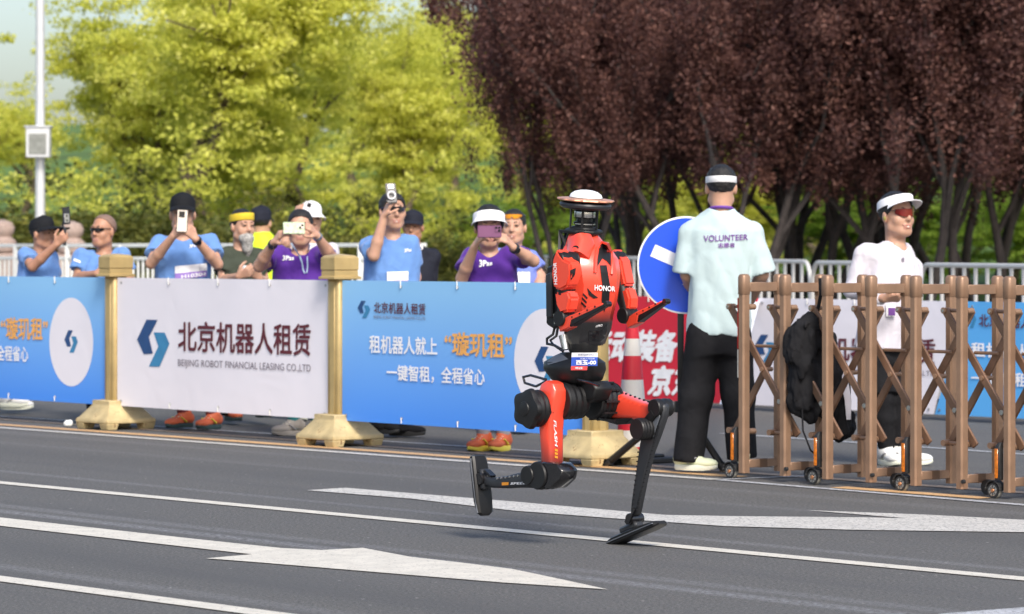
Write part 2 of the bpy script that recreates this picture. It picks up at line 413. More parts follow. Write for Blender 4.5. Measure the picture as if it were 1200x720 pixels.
M_GRASS = mat("grass", (0.07, 0.13, 0.02), 0.9, var=0.5, scale=1.4, bump=0.6, bscale=8)
M_PAVE = mat("paving", (0.24, 0.235, 0.225), 0.85, var=0.15, scale=3, bump=0.2)

def sheet(name, pts, m, z, kind="structure"):
    b = MB(); b._add([Vector((p.x, p.y, z)) for p in pts], [tuple(range(len(pts)))]); o = b.build(name, m, smooth=0); o["kind"] = kind; return o
def strip(name, u0, u1, v0, v1, m, z): return sheet(name, [UV(u0, v0), UV(u1, v0), UV(u1, v1), UV(u0, v1)], m, z)
VK = 19.3                                         # far kerb
# the ground: one sheet to the horizon, rising into a lawn bank behind the trees
def hill(x, y):
    t = max(0, min(1, (y - 50) / 60)); return -0.03 + 5.0 * t * t * (3 - 2 * t) + 0.25 * noise.noise(Vector((x * 0.06, y * 0.06, 0))) * t * 3
b = MB(); xs = [-1500, -400, -120] + list(range(-60, 61, 3)) + [120, 400, 1500]; ys = [-300, -50, 0, 25, 40] + list(range(46, 130, 3)) + [180, 400, 1800]
b._add([Vector((x, y, hill(x, y) if abs(x) < 200 and y < 200 else hill(0, y))) for y in ys for x in xs],
       [(j * len(xs) + i, j * len(xs) + i + 1, (j + 1) * len(xs) + i + 1, (j + 1) * len(xs) + i) for j in range(len(ys) - 1) for i in range(len(xs) - 1)])
tag(b.build("ground", M_GRASS, smooth=60), kind="structure")
strip("road", -70, 60, -30, VK - 0.1, M_ASPH, 0.0)
b = MB(); b.box(UV(-5, VK - 0.02, 0.05), (130, 0.16, 0.16), (ER, NR, Vector((0, 0, 1)))); tag(b.build("kerb", M_PAVE, bevel=0.015), kind="structure")
strip("pavement", -70, 60, VK + 0.061, VK + 16, M_PAVE, 0.115)

def lane(px0, px1, pys, pye, wd, m, z=0.004, name="lane_line"):
    """a painted line whose centre passes through two photo points (extended by px0, px1 metres past them)"""
    pa, pb = G(*pys), G(*pye); d = (pb - pa).normalized(); n = Vector((-d.y, d.x, 0)) * wd / 2; a, c = pa - d * px0, pb + d * px1
    return sheet(name, [a - n, c - n, c + n, a + n], m, z)
lane(6, 3, (0, 566.4), (1200, 679.4), 0.115, M_LINE)
lane(6, 3, (0, 679.2), (310, 720), 0.125, M_LINE)
lane(6, 0, (0, 501.8), (840, 562.8), 0.10, M_LINE2, name="edge_line")
lane(0.02, 4, (846, 563.4), (1200, 592.6), 0.075, M_GREY, name="edge_line")
lane(6, 0, (0, 498.0), (868, 559.5), 0.125, M_ORNG, z=0.0035, name="orange_strip")
lane(0, 0, (982, 571.6), (1156, 584.6), 0.125, M_ORNG, z=0.0035, name="orange_strip")
lane(6, 5, (0, 491.6), (1195, 577.6), 0.11, M_BROWN, z=0.0035, name="orange_strip")
lane(6, 5, (0, 488.4), (700, 534.0), 0.06, M_GREY, z=0.004, name="edge_line")
lane(0, 0, (848, 562.6), (946, 558.4), 0.05, M_GREY, z=0.0045, name="edge_line")
lane(0, 6, (846, 508.5), (1200, 533), 0.07, M_GREY, z=0.004, name="lane_line")
sheet("direction_arrow", [G(*p) for p in [(-260, 585), (-260, 592.5), (0, 617.3), (240, 644.5), (295, 650.8), (241.5, 655.6), (300, 660), (480, 675), (590, 684), (712, 692), (650, 678.5), (600, 668), (540, 660.5), (480, 653.6), (425, 643.2), (377, 645.8), (330, 643.5), (240, 634.0), (0, 607.5)]], M_LINE, 0.004)
sheet("direction_arrow", [G(*p) for p in [(359, 575.5), (480, 585.2), (600, 599.3), (720, 608.6), (850, 617.7), (1000, 622), (1200, 624.8), (1300, 630), (1300, 616), (1200, 610.3), (1080, 604), (945, 599), (1062, 608.4), (1010, 607.4), (860, 606), (780, 604.6), (600, 588.7), (405, 572.6)]], M_LINE2, 0.004)
sheet("direction_arrow", [G(*p) for p in [(1100, 721), (1160, 716), (1230, 711), (1260, 740), (1100, 740)]], M_GREY, 0.004)

# ------------------------------------------------------------------ gilt guardrail posts
M_GOLD = mat("gilt_paint", (0.47, 0.345, 0.15), 0.42, 0.2, var=0.12, scale=7, bump=0.15, bscale=40)
M_GOLD_OLD = mat("weathered_gilt_paint", (0.47, 0.37, 0.19), 0.6, 0.05, var=0.25, scale=8, bump=0.4, bscale=30)
def rusty():
    t = M_GOLD_OLD.node_tree; b = t.nodes["Principled BSDF"]; tc = t.nodes.new("ShaderNodeTexCoord")
    n = t.nodes.new("ShaderNodeTexNoise"); n.inputs["Scale"].default_value = 14; n.inputs["Detail"].default_value = 7; n.inputs["Roughness"].default_value = 0.75
    t.links.new(tc.outputs["Object"], n.inputs["Vector"]); q = t.nodes.new("ShaderNodeMapRange"); q.inputs[1].default_value = 0.58; q.inputs[2].default_value = 0.66
    t.links.new(n.outputs["Fac"], q.inputs[0]); mx = t.nodes.new("ShaderNodeMix"); mx.data_type = 'RGBA'; src = b.inputs["Base Color"].links[0].from_socket
    t.links.new(q.outputs[0], mx.inputs[0]); t.links.new(src, mx.inputs[6]); mx.inputs[7].default_value = (0.16, 0.07, 0.025, 1); t.links.new(mx.outputs[2], b.inputs["Base Color"])
rusty()
Zu = Vector((0, 0, 1)); RAX = (ER, NR, Zu)
def ring(c, a, bb, z): return [c + ER * (a * i) + NR * (bb * j) + Zu * z for i, j in ((-1, -1), (1, -1), (1, 1), (-1, 1))]
def octring(c, a, bb, z, ch): return [c + ER * (x) + NR * (y) + Zu * z for x, y in ((-a + ch, -bb), (a - ch, -bb), (a, -bb + ch), (a, bb - ch), (a - ch, bb), (-a + ch, bb), (-a, bb - ch), (-a, -bb + ch))]
VP = 13.19; POST_U = [uv_of(at_v(px, VP - 0.205))[0] - 0.205 for px in (125, 390, 693)]
def gold_post(u, label):
    c = UV(u, VP); t = thing("railing_post", label, "railing post", c, 0, "gilt railing posts along the road edge")
    b = MB()                                       # cast skirt: four splayed feet, hollow between them
    S = 0.205
    b.loft([ring(c, 0.115, 0.125, 0.205), ring(c, 0.115, 0.125, 0.172), ring(c, 0.185, 0.19, 0.085), ring(c, S, S, 0.075), ring(c, S, S, 0.045)], caps=True)
    for i in (-1, 1):
        for j in (-1, 1):
            k = c + ER * (i * (S - 0.052)) + NR * (j * (S - 0.052))
            b.loft([ring(k, 0.052, 0.052, 0.046), ring(k, 0.042, 0.042, 0.0)])
    b.build("base", M_GOLD_OLD, t, bevel=0.006)
    b = MB(); b.loft([octring(c, 0.064, 0.058, 0.19, 0.012), octring(c, 0.064, 0.058, 1.08, 0.012)])
    b.box(c - NR * 0.0595 + Zu * 0.63, (0.05, 0.006, 0.86), RAX); b.box(c + ER * 0.0655 + Zu * 0.63, (0.006, 0.05, 0.86), RAX)
    b.build("column", M_GOLD, t, bevel=0.004)
    b = MB(); b.loft([ring(c, 0.088, 0.108, 1.075), ring(c, 0.088, 0.108, 1.09), ring(c, 0.074, 0.094, 1.096), ring(c, 0.074, 0.094, 1.127), ring(c, 0.07, 0.09, 1.129), ring(c, 0.07, 0.09, 1.134), ring(c, 0.077, 0.097, 1.136), ring(c, 0.077, 0.097, 1.213), ring(c, 0.06, 0.08, 1.228), ring(c, 0.01, 0.01, 1.238)])
    b.build("cap", M_GOLD, t, bevel=0.005, seg=2); return t
gold_post(POST_U[0], "gilt railing post between the left blue banner and the white banner")
gold_post(POST_U[1], "gilt railing post between the white banner and the right blue banner")
gold_post(POST_U[2], "gilt railing post behind the red robot at the right end of the blue banner")
# ------------------------------------------------------------------ banners on the guardrail
def vgrad(name, top, bot, z0, z1):
    m = two_tone(name, bot, top, 'Z', z0, z1, rough=0.55, coat=0.0); return m
M_BBLUE = vgrad("blue_banner_print", srgb(140, 194, 238), srgb(72, 142, 236), 0.2, 1.0)
M_BWHITE = mat("white_banner_print", srgb(230, 226, 233), 0.5, var=0.02, scale=2, bump=0.14, bscale=3.5, bdist=0.03)
M_FAR_BLUE = mat("far_blue_print", srgb(90, 170, 232), 0.55, var=0.06, scale=2)
M_RED_PRINT = mat("red_banner_print", srgb(206, 36, 58), 0.55, var=0.05, scale=2)
M_MAROON = mat("maroon_ink", srgb(92, 30, 42), 0.6); M_INKGREY = mat("grey_ink", srgb(120, 112, 124), 0.6)
M_INKW = mat("white_ink", (0.86, 0.86, 0.88), 0.6); M_INKO = mat("orange_ink", srgb(236, 172, 92), 0.6)
M_NAVY = mat("navy_ink", srgb(34, 72, 122), 0.6); M_SKYINK = mat("steel_blue_ink", srgb(56, 128, 172), 0.6); M_PURPLE_INK = mat("purple_ink", srgb(118, 70, 150), 0.6)
M_TIE = mat("cable_tie", (0.75, 0.75, 0.72), 0.4); M_METAL = mat("zinc", (0.45, 0.45, 0.46), 0.35, 0.8)
VB = 13.16
def rip(u, z): return 0.007 * math.sin(u * 2.1 + z) + 0.003 * math.sin(u * 4.3 - 2 * z)
def banner(name, label, corners, v, m, group=None, nu=40, nz=14, th=0.004):
    """corners (u, z): bottom-left, bottom-right, top-right, top-left"""
    c = [Vector((q[0], q[1], 0)) for q in corners]; b = MB()
    for s in (0, 1):
        pts = []
        for j in range(nz + 1):
            for i in range(nu + 1):
                p = (c[0].lerp(c[1], i / nu)).lerp(c[3].lerp(c[2], i / nu), j / nz); e = min(i, nu - i) / nu * 6
                pts.append(UV(p.x, v + rip(p.x, p.y) * min(1, e) + s * th, p.y))
        b._add(pts, [(j * (nu + 1) + i, j * (nu + 1) + i + 1, (j + 1) * (nu + 1) + i + 1, (j + 1) * (nu + 1) + i) for j in range(nz) for i in range(nu)])
    o = b.build(name, m, smooth=60); tag(o, label, "banner", group)
    mid = c[0].lerp(c[2], 0.5)
    r = MB()
    for z in (corners[0][1] + 0.1, corners[3][1] - 0.08): r.bar(UV(corners[0][0] - 0.02, v + 0.035, z), UV(corners[1][0] + 0.02, v + 0.035, z), 0.03, 0.03, Zu)
    r.build("rail", M_GOLD if v < 14 else M_METAL, o)
    g = MB(); k = MB()
    for i in range(5):
        for q0, q1, dz in ((c[0], c[1], 0.035), (c[3], c[2], -0.035)):
            p = q0.lerp(q1, 0.02 + 0.24 * i); pt = UV(p.x, v + rip(p.x, p.y) - 0.003, p.y + dz); g.cyl(pt, pt - NR * 0.004, 0.010, n=8)
            if 0 < i < 4: k.bar(pt - NR * 0.005 - Zu * (0.01 if dz < 0 else 0.03), pt - NR * 0.005 + Zu * (0.04 if dz < 0 else 0.005), 0.006, 0.004)
    g.build("grommet", M_METAL, o)["kind"] = "stuff"; k.build("cable_tie", M_TIE, o)["kind"] = "stuff"
    return o
ZB0, ZB1 = 0.166, 1.068
GB = "banners hung along the gilt railing"
b1 = banner("banner", "light blue printed banner at the far left of the railing", [(POST_U[0] - 2.72, ZB0), (POST_U[0] - 0.066, ZB0), (POST_U[0] - 0.066, ZB1), (POST_U[0] - 2.72, ZB1)], VB, M_BBLUE, GB)
b2 = banner("banner", "white banner with maroon company lettering between two gilt posts", [(POST_U[0] + 0.068, ZB0), (POST_U[1] - 0.066, ZB0), (POST_U[1] - 0.066, ZB1), (POST_U[0] + 0.068, ZB1)], VB, M_BWHITE, GB)
b3 = banner("banner", "light blue printed banner behind the red robot's legs", [(POST_U[1] + 0.068, ZB0), (POST_U[2] - 0.066, ZB0), (POST_U[2] - 0.066, ZB1), (POST_U[1] + 0.068, ZB1)], VB, M_BBLUE, GB)
def letters(o, tree, body, quad, m, bold=0.0, shear=0.0, name="lettering", lift=0.009):
    V, T, _ = text_mesh(body, bold, shear); r = lay(name, V, T, quad, tree, m, o, lift); r["kind"] = "stuff"; return r
LG_A = [(338, 462), (362, 412), (390, 412), (368, 455), (378, 496), (355, 498)]; LG_B = [(380, 443), (408, 443), (420, 470), (395, 528), (368, 528), (392, 478)]
def logo(o, tree, quad):
    for poly, m in ((LG_A, M_NAVY), (LG_B, M_SKYINK)):
        lay("logo", [((x - 338) / 82, 1 - (y - 412) / 116) for x, y in poly], [tuple(range(6))], quad, tree, m, o, 0.006)
def disc(o, tree, cx, cy, hw, hh, skew):
    n = 40; pts = [(0.5, 0.5)] + [(0.5 + 0.5 * math.cos(2 * math.pi * k / n), 0.5 + 0.5 * math.sin(2 * math.pi * k / n)) for k in range(n)]
    lay("white_disc", pts, [(0, 1 + k, 1 + (k + 1) % n) for k in range(n)], [(cx - hw, cy + hh - skew), (cx + hw, cy + hh + skew), (cx + hw, cy - hh + skew), (cx - hw, cy - hh - skew)], tree, M_BWHITE, o, 0.003)
def Q(x0, x1, l0, l1, r0, r1): return [(x0, l1), (x1, r1), (x1, r0), (x0, l0)]   # top/bottom rows at the left and right edges
t2 = bvh_of([b2])
letters(b2, t2, "北京机器人租赁", Q(208.5, 364, 376.5, 412, 379.5, 417.5), M_MAROON, 0.022)
letters(b2, t2, "BEIJING ROBOT FINANCIAL LEASING CO.,LTD", Q(208.5, 364, 421, 431.5, 427.5, 438.5), M_INKGREY)
logo(b2, t2, Q(160.5, 198.5, 374.5, 429, 375.5, 430.5))
t3 = bvh_of([b3])
logo(b3, t3, Q(419, 433.7, 352.5, 372, 353, 373))
letters(b3, t3, "北京机器人租赁", Q(438, 498.5, 354, 367, 356, 369.5), M_MAROON, 0.015)
letters(b3, t3, "BEIJING ROBOT FINANCIAL LEASING CO.,LTD", Q(438, 498.5, 369.8, 374, 372, 376.3), M_INKGREY)
letters(b3, t3, "租机器人就上", Q(432.7, 512.6, 392.5, 414, 396, 416.8), M_INKW, 0.025)
letters(b3, t3, "“璇玑租”", Q(521, 600, 389, 416, 390.5, 421), M_INKO, 0.03)
letters(b3, t3, "一键智租，全程省心", Q(453, 568, 427, 446, 432, 452.5), M_INKW, 0.025)
disc(b3, t3, 638.5, 423, 36, 61, 1.0); logo(b3, t3, Q(626.5, 652, 406, 446, 407, 447))
t1 = bvh_of([b1])
letters(b1, t1, "租机器人就上", Q(-64, -6, 372.5, 394, 373.5, 395.5), M_INKW, 0.025)
letters(b1, t1, "“璇玑租”", Q(1, 56, 371.5, 397.5, 372.5, 399.5), M_INKO, 0.03)
letters(b1, t1, "一键智租，全程省心", Q(-50, 33, 403, 421, 406, 425), M_INKW, 0.025)
disc(b1, t1, 83.5, 401, 25.7, 52, 0.6); logo(b1, t1, Q(75.4, 91.2, 387, 413, 387.5, 414))
# ------------------------------------------------------------------ banners on the far side of the road
VF = 18.55
def uf(px, z): return uv_of(at_v(px, VF))[0]
def fb(px0, px1, sl, z0=0.045, z1=0.885): return [(uf(px0, 0), z0), (uf(px1, 0), z0), (uf(px1 + sl, 0), z1), (uf(px0 + sl, 0), z1)]
GF = "banners across the road"
r0 = fb(640, 858, 0); r0[2] = (uf(889, 0), 0.885); r1 = fb(859, 1094, 30); r2 = fb(1095.5, 1420, 38)
f1 = banner("banner", "red banner with bold white characters across the road behind the blue road sign", r0, VF, M_RED_PRINT, GF)
f2 = banner("banner", "white banner with maroon characters seen through the folding gate", r1, VF, M_BWHITE, GF)
f3 = banner("banner", "sky blue banner across the road at the right edge", r2, VF, M_FAR_BLUE, GF)
ft = bvh_of([f1, f2, f3])
letters(f1, ft, "运动装备", [(688, 425), (791, 425), (797, 387), (694, 386)], M_INKW, 0.06)
letters(f1, ft, "京东", [(758, 464), (812, 466), (819, 429), (765, 428)], M_INKW, 0.06)
lay("white_stripe", [(0, 0), (1, 0), (1, 1), (0, 1)], [(0, 1, 2, 3)], [(843, 474), (858, 475), (890, 354), (876, 353)], ft, M_INKW, f1, 0.003)
letters(f2, ft, "北京机器人租赁", Q(920, 1096, 394, 420, 397, 428), M_MAROON, 0.02)
letters(f2, ft, "BEIJING ROBOT FINANCIAL LEASING CO.,LTD", Q(920, 1096, 427, 434, 435, 443), M_INKGREY)
logo(f2, ft, Q(884, 910, 392, 424, 393, 425))
logo(f3, ft, Q(1132, 1144, 364, 384, 364.5, 384.5))
letters(f3, ft, "北京机器人租赁", Q(1147, 1232, 368, 383, 370, 387), M_MAROON, 0.015)
letters(f3, ft, "租机器人就上", Q(1138, 1240, 401, 418, 405, 424), M_INKW, 0.03)
letters(f3, ft, "一键智租，全程省心", Q(1138, 1290, 435, 451, 440, 459), M_INKW, 0.03)
# ------------------------------------------------------------------ crowd barriers behind them
M_BARW = mat("barrier_white", (0.60, 0.585, 0.56), 0.45, 0.1, var=0.08, scale=6)
D0, DD = Vector((3.9, 29.5, 0)), Vector((-0.2127, 0.977, 0)).normalized()
me_bar = None
def crowd_barrier(t0, L, h, label):
    global me_bar
    p = D0 + DD * t0; t = thing("crowd_barrier", label, "crowd barrier", p, 0, "white crowd barriers behind the road")
    z0 = 0.115; r = 0.19; path = [p + Zu * (z0 + 0.12), p + Zu * (h - r)]
    path += [p + DD * (r - r * math.cos(a)) + Zu * (h - r + r * math.sin(a)) for a in np.linspace(0.2, math.pi / 2, 7)]
    path += [p + DD * (L - r + r * math.sin(a)) + Zu * (h - r + r * math.cos(a)) for a in np.linspace(0, math.pi / 2, 8)]
    path += [p + DD * L + Zu * (z0 + 0.12), p + DD * 0 + Zu * (z0 + 0.12)]
    b = MB(); b.tube(path, 0.021, 8); b.build("frame", M_BARW, t)
    n = 11
    for k in range(1, n):
        s = L * k / n; top = h - 0.02 if r < s < L - r else h - r + math.sqrt(max(0.0001, r * r - (r - min(s, L - s)) ** 2)) - 0.02
        if me_bar is None:
            bb = MB(); bb.cyl((0, 0, 0), (0, 0, 1), 0.017, n=8, caps=False); o = bb.build("bar", M_BARW, t, world=False); me_bar = o.data
        else: o = link_mesh("bar", me_bar, t)
        o.location = DD * s + Zu * (z0 + 0.14); o.scale = (1, 1, top - z0 - 0.14)
    for s in (0.3, L - 0.3):
        f = MB(); sd_ = Vector((DD.y, -DD.x, 0)); f.tube([p + DD * s + Zu * (z0 + 0.12), p + DD * s - sd_ * 0.05 + Zu * (z0 + 0.05), p + DD * s - sd_ * 0.3 + Zu * (z0 + 0.012)], 0.018, 6)
        f.tube([p + DD * s + Zu * (z0 + 0.12), p + DD * s + sd_ * 0.05 + Zu * (z0 + 0.05), p + DD * s + sd_ * 0.3 + Zu * (z0 + 0.012)], 0.018, 6); f.build("foot", M_BARW, t)
wb = ["white crowd barrier nearest the right edge of the photo", "white crowd barrier right of the man in the white visor", "white crowd barrier behind the man in the white visor",
      "white crowd barrier hidden mostly behind the volunteer", "white crowd barrier left of the blue road sign", "white crowd barrier behind the red robot",
      "white crowd barrier right of the woman in the white visor", "farthest white crowd barrier, left of the woman in the white visor"]
for k in range(8): crowd_barrier(-5.1 + 3.22 * k, 3.14, 1.13 + (0.008 * max(0, k - 1)), wb[k])
# municipal fence further left
M_FENW = mat("fence_white", (0.66, 0.68, 0.66), 0.45, var=0.06, scale=4)
fa, fe = W(-40, 0, 46.5), W(500, 0, 39.5); fa.z = fe.z = 0
FL = (fe - fa).length; FD = (fe - fa).normalized()
me_fb = None
for i in range(4):
    seg = FL / 4; p = fa + FD * (seg * i); t = thing("fence_panel", ["white rail fence panel left of the man in the black sun visor", "white rail fence panel behind the two men at the left", "white rail fence panel behind the yellow headband", "white rail fence panel left of the man raising his phone"][i], "fence", p, 0, "white rail fence panels at the left")
    for z, hh, nm in ((1.315, 0.045, "rail"), (1.15, 0.04, "rail"), (0.22, 0.04, "rail")):
        b = MB(); b.bar(p + Zu * z, p + FD * (seg - 0.02) + Zu * z, hh, 0.045, Zu); b.build(nm, M_FENW, t, bevel=0.006)
    for s in (0, seg / 2):
        b = MB(); b.box(p + FD * s + Zu * 0.66, (0.06, 0.06, 1.33)); b.build("post", M_FENW, t, bevel=0.006)
    n = int(seg / 0.1)
    for k in range(1, n):
        if me_fb is None:
            bb = MB(); bb.box((0, 0, 0.45), (0.026, 0.026, 0.9)); o = bb.build("baluster", M_FENW, t, world=False); me_fb = o.data
        else: o = link_mesh("baluster", me_fb, t)
        o.location = FD * (seg * k / n) + Zu * 0.24
# stone balustrade
M_STONE = mat("pink_granite", (0.36, 0.27, 0.23), 0.8, var=0.2, scale=20, bump=0.2)
def stone_post(px, d, top, label):
    p = W(px, 0, d); p.z = 0.0; t = thing("stone_post", label, "stone post", p, 0, "stone balustrade posts"); b = MB()
    b.box(p + Zu * (top * 0.36), (0.36, 0.36, top * 0.72)); b.build("shaft", M_STONE, t, bevel=0.02)
    b = MB(); b.lathe([(0.13, 0), (0.185, 0.04), (0.2, 0.1), (0.19, 0.18), (0.12, 0.24), (0.16, 0.30), (0.17, 0.37), (0.13, 0.44), (0.02, 0.48)], p + Zu * (top - 0.48), n=20); b.build("finial", M_STONE, t)
stone_post(84, 48, 1.66, "pink stone balustrade post between the two men at the left"); stone_post(3, 48, 1.68, "pink stone balustrade post at the left edge")
b = MB(); pa, pb = W(3, 0, 48.0), W(84, 0, 48.0); pa.z = pb.z = 0.62; b.bar(pa, pb, 1.2, 0.16, Zu); tag(b.build("balustrade_panel", M_STONE, bevel=0.01), "pink stone balustrade panel between two stone posts", "balustrade")
# lamp post
M_POLE = mat("pole_paint", (0.62, 0.63, 0.64), 0.35, 0.3, var=0.05)
p = W(47, 0, 44); p.z = 0.0; lp = thing("lamp_post", "tall pale grey lamp post carrying a control box at the left", "lamp post", p)
b = MB(); b.tube([p, p + Zu * 2.6, p + Zu * 9.5], [0.068, 0.062, 0.04], 16); b.build("pole", M_POLE, lp)
b = MB(); b.box(p + Zu * 0.06, (0.34, 0.34, 0.12)); b.build("base_plate", M_POLE, lp, bevel=0.01)
b = MB(); b.box(p + Vector((0, -0.14, 2.62)), (0.30, 0.2, 0.38)); b.box(p + Vector((0, -0.14, 2.82)), (0.34, 0.24, 0.025)); bx_ = b.build("control_box", M_POLE, lp, bevel=0.008)
b = MB(); b.box(p + Vector((0.0, -0.2435, 2.6)), (0.22, 0.008, 0.26)); b.build("door_plate", mat("dull_plate", (0.25, 0.26, 0.24), 0.4, 0.4, var=0.2, scale=15), bx_)
b = MB(); b.tube([p + Zu * 9.45, p + Vector((0.5, -0.1, 9.7)), p + Vector((1.8, -0.4, 9.85))], 0.035, 8); b.build("arm", M_POLE, lp)
b = MB(); b.ell(p + Vector((2.0, -0.45, 9.84)), (0.34, 0.16, 0.07)); b.build("lamp_head", M_POLE, lp)
# crumpled paper on the kerb strip
b = MB(); b.ell(G(80, 501) + Zu * 0.028, (0.035, 0.03, 0.026), nu=9, nv=6); o = b.build("paper_ball", mat("paper", (0.85, 0.84, 0.8), 0.8), smooth=20)
for v in o.data.vertices: v.co += (v.co - o.data.vertices[0].co).normalized() * 0.006 * noise.noise(v.co * 60)
tag(o, "crumpled white paper ball on the road edge by the left gilt post", "litter")
# ================================================================== FOLDING GATE
M_BRN = mat("brown_aluminium", (0.31, 0.19, 0.122), 0.42, 0.35, var=0.16, scale=9)
M_LAT = mat("brown_lattice_aluminium", (0.235, 0.135, 0.085), 0.4, 0.4, var=0.2, scale=9); M_BRN_D = mat("brown_sleeve", (0.15, 0.085, 0.05), 0.5, 0.3); M_BLK = mat("black_rubber", (0.02, 0.02, 0.021), 0.6, var=0.3, scale=20)
M_RUB = mat("tyre_grey", (0.30, 0.29, 0.26), 0.8); M_AMB = mat("amber_reflector", (0.62, 0.17, 0.01), 0.15, coat=0.6, var=0.3, scale=70); M_CHR = mat("steel_bolt", (0.6, 0.58, 0.55), 0.25, 0.9)
VG = 13.0; ug0, ug6 = uv_of(at_v(872, VG))[0], uv_of(at_v(1183, VG))[0]; DU = (ug6 - ug0) / 6; GW = 0.265
gate = thing("folding_gate", "brown aluminium folding gate on small wheels at the right", "gate", UV(ug0, VG))
sh = {}
def gpart(name, key, make, m, loc, parent=gate, bevel=0.0, scale=None):
    """a gate part in gate axes, sharing its mesh with its twins"""
    if key not in sh:
        b = MB(); make(b); sh[key] = b.build(name, m, parent, world=False, bevel=bevel)
        o = sh[key]
    else: o = link_mesh(name, sh[key].data, parent)
    o.location = loc; return o
XG, YG = ER, NR
def gp(u, v, z): return ER * u + NR * v + Zu * z
NF = 10
def mk_post(b):
    b.loft([octring(Vector(), 0.024, 0.027, 0.035, 0.009), octring(Vector(), 0.024, 0.027, 1.02, 0.009)])
def mk_cap(b):
    b.loft([octring(Vector(), 0.0275, 0.0305, 1.018, 0.011), octring(Vector(), 0.0275, 0.0305, 1.115, 0.011), octring(Vector(), 0.023, 0.026, 1.127, 0.010), octring(Vector(), 0.014, 0.018, 1.132, 0.006)])
for k in range(NF):
    u = DU * k
    for v in (0, GW):
        gpart("post", "post", mk_post, M_BRN, gp(u, v, 0)); gpart("post_cap", "cap", mk_cap, M_BRN, gp(u, v, 0), bevel=0.003)
    gpart("top_rail", "rail", lambda b: b.box(gp(0, GW / 2, 1.06), (0.034, GW - 0.055, 0.052), RAX), M_BRN, gp(u, 0, 0), bevel=0.004)
    gpart("bottom_rail", "brail", lambda b: b.box(gp(0, GW / 2, 0.085), (0.03, GW - 0.053, 0.045), RAX), M_BRN, gp(u, 0, 0), bevel=0.003)
    gpart("rail_sleeve", "slv", lambda b: b.box(gp(0, GW / 2, 0.085), (0.033, 0.055, 0.048), RAX), M_BRN_D, gp(u, 0, 0))
    if k % 2 == 0:
        def fender(b):
            c = gp(-0.088, -0.012, 0.041); n = 9
            for s in range(n):
                a0, a1 = math.pi * (0.0 + 1.0 * s / n), math.pi * (1.0 * (s + 1) / n)
                for (q0, q1) in ((a0, a1),):
                    pts = [c + ER * (r * math.cos(q)) + Zu * (r * math.sin(q)) + NR * y for y in (-0.024, 0.024) for r, q in ((0.047, q0), (0.054, q0), (0.054, q1), (0.047, q1))]
                    b._add(pts, [(0, 1, 2, 3), (7, 6, 5, 4), (1, 5, 6, 2), (0, 3, 7, 4), (0, 4, 5, 1), (3, 2, 6, 7)])
        wc = gp(-0.088, -0.012, 0.041)
        wh = gpart("wheel", "wheel", lambda b: b.lathe([(0.020, -0.017), (0.036, -0.017), (0.041, -0.010), (0.041, 0.010), (0.036, 0.017), (0.020, 0.017)], (0, 0, 0), NR, 24), M_RUB, gp(u, 0, 0) + wc)
        def rim(b):
            b.cyl(-NR * 0.0172, -NR * 0.0178, 0.031, n=20); 
        gpart("tyre_wall", "tw", lambda b: b.lathe([(0.028, -0.0172), (0.0385, -0.0178), (0.040, -0.0125), (0.028, -0.013)], (0, 0, 0), NR, 24), M_BLK, Vector(), wh)
        gpart("rim", "rim", lambda b: b.cyl(-NR * 0.0168, -NR * 0.0185, 0.0285, n=20), M_CHR, Vector(), wh)
        def spokes(b):
            for q in range(8):
                a = q * math.pi / 4; d_ = ER * math.cos(a) + Zu * math.sin(a); b.bar(d_ * 0.010 - NR * 0.019, d_ * 0.027 - NR * 0.019, 0.005, 0.002, NR)
        gpart("spokes", "spk", spokes, M_BLK, Vector(), wh); gpart("hub", "hub", lambda b: b.cyl(-NR * 0.018, -NR * 0.024, 0.011, 0.009, 14), mat("copper_hub", (0.55, 0.25, 0.12), 0.35, 0.7), Vector(), wh)
        gpart("fender", "fend", fender, M_BLK, gp(u, 0, 0), bevel=0.002)
        rf = gpart("reflector", "refl", lambda b: b.loft([ring(gp(-0.052, -0.022, 0), 0.017, 0.016, 0.095), ring(gp(-0.052, -0.022, 0), 0.017, 0.016, 0.265), ring(gp(-0.046, -0.016, 0), 0.010, 0.010, 0.287)]), M_BLK, gp(u, 0, 0), bevel=0.004)
        gpart("amber_lens", "lens", lambda b: b.box(gp(-0.055, -0.0395, 0.18), (0.021, 0.006, 0.15), RAX), M_AMB, Vector(), rf, bevel=0.002)
    else:
        cs = gpart("caster", "cast", lambda b: b.cyl(gp(0.045, GW * 0.55 - 0.012, 0.04), gp(0.045, GW * 0.55 + 0.012, 0.04), 0.04, n=18), M_BLK, gp(u, 0, 0))
        gpart("caster_bolt", "cbolt", lambda b: b.cyl(gp(0.036, -0.02, 0.075), gp(0.036, -0.036, 0.075), 0.011, n=10), M_BLK, gp(u, 0, 0))
    # pivots on the posts
    for z, key in ((0.95, "rod_hi"), (0.262, "rod_lo")):
        gpart("pivot_rod", key, lambda b, z=z: b.cyl(gp(-0.18, 0.075, z), gp(-0.005, 0.075, z), 0.010, n=8), M_BRN, gp(u, 0, 0))
    for s in (-1.75, -0.1):
        for z in (0.95, 0.262): gpart("pivot_bolt", "pb%.1f%.2f" % (s, z), lambda b, z=z, s=s: b.cyl(gp(s * 0.10, 0.04, z), gp(s * 0.10, 0.088, z), 0.017, n=10), M_BRN, gp(u, 0, 0))
        gpart("bolt_head", "pc%.1f" % s, lambda b, s=s: b.cyl(gp(s * 0.10, 0.036, 0.95), gp(s * 0.10, 0.04, 0.95), 0.009, n=8), M_CHR, gp(u, 0, 0))
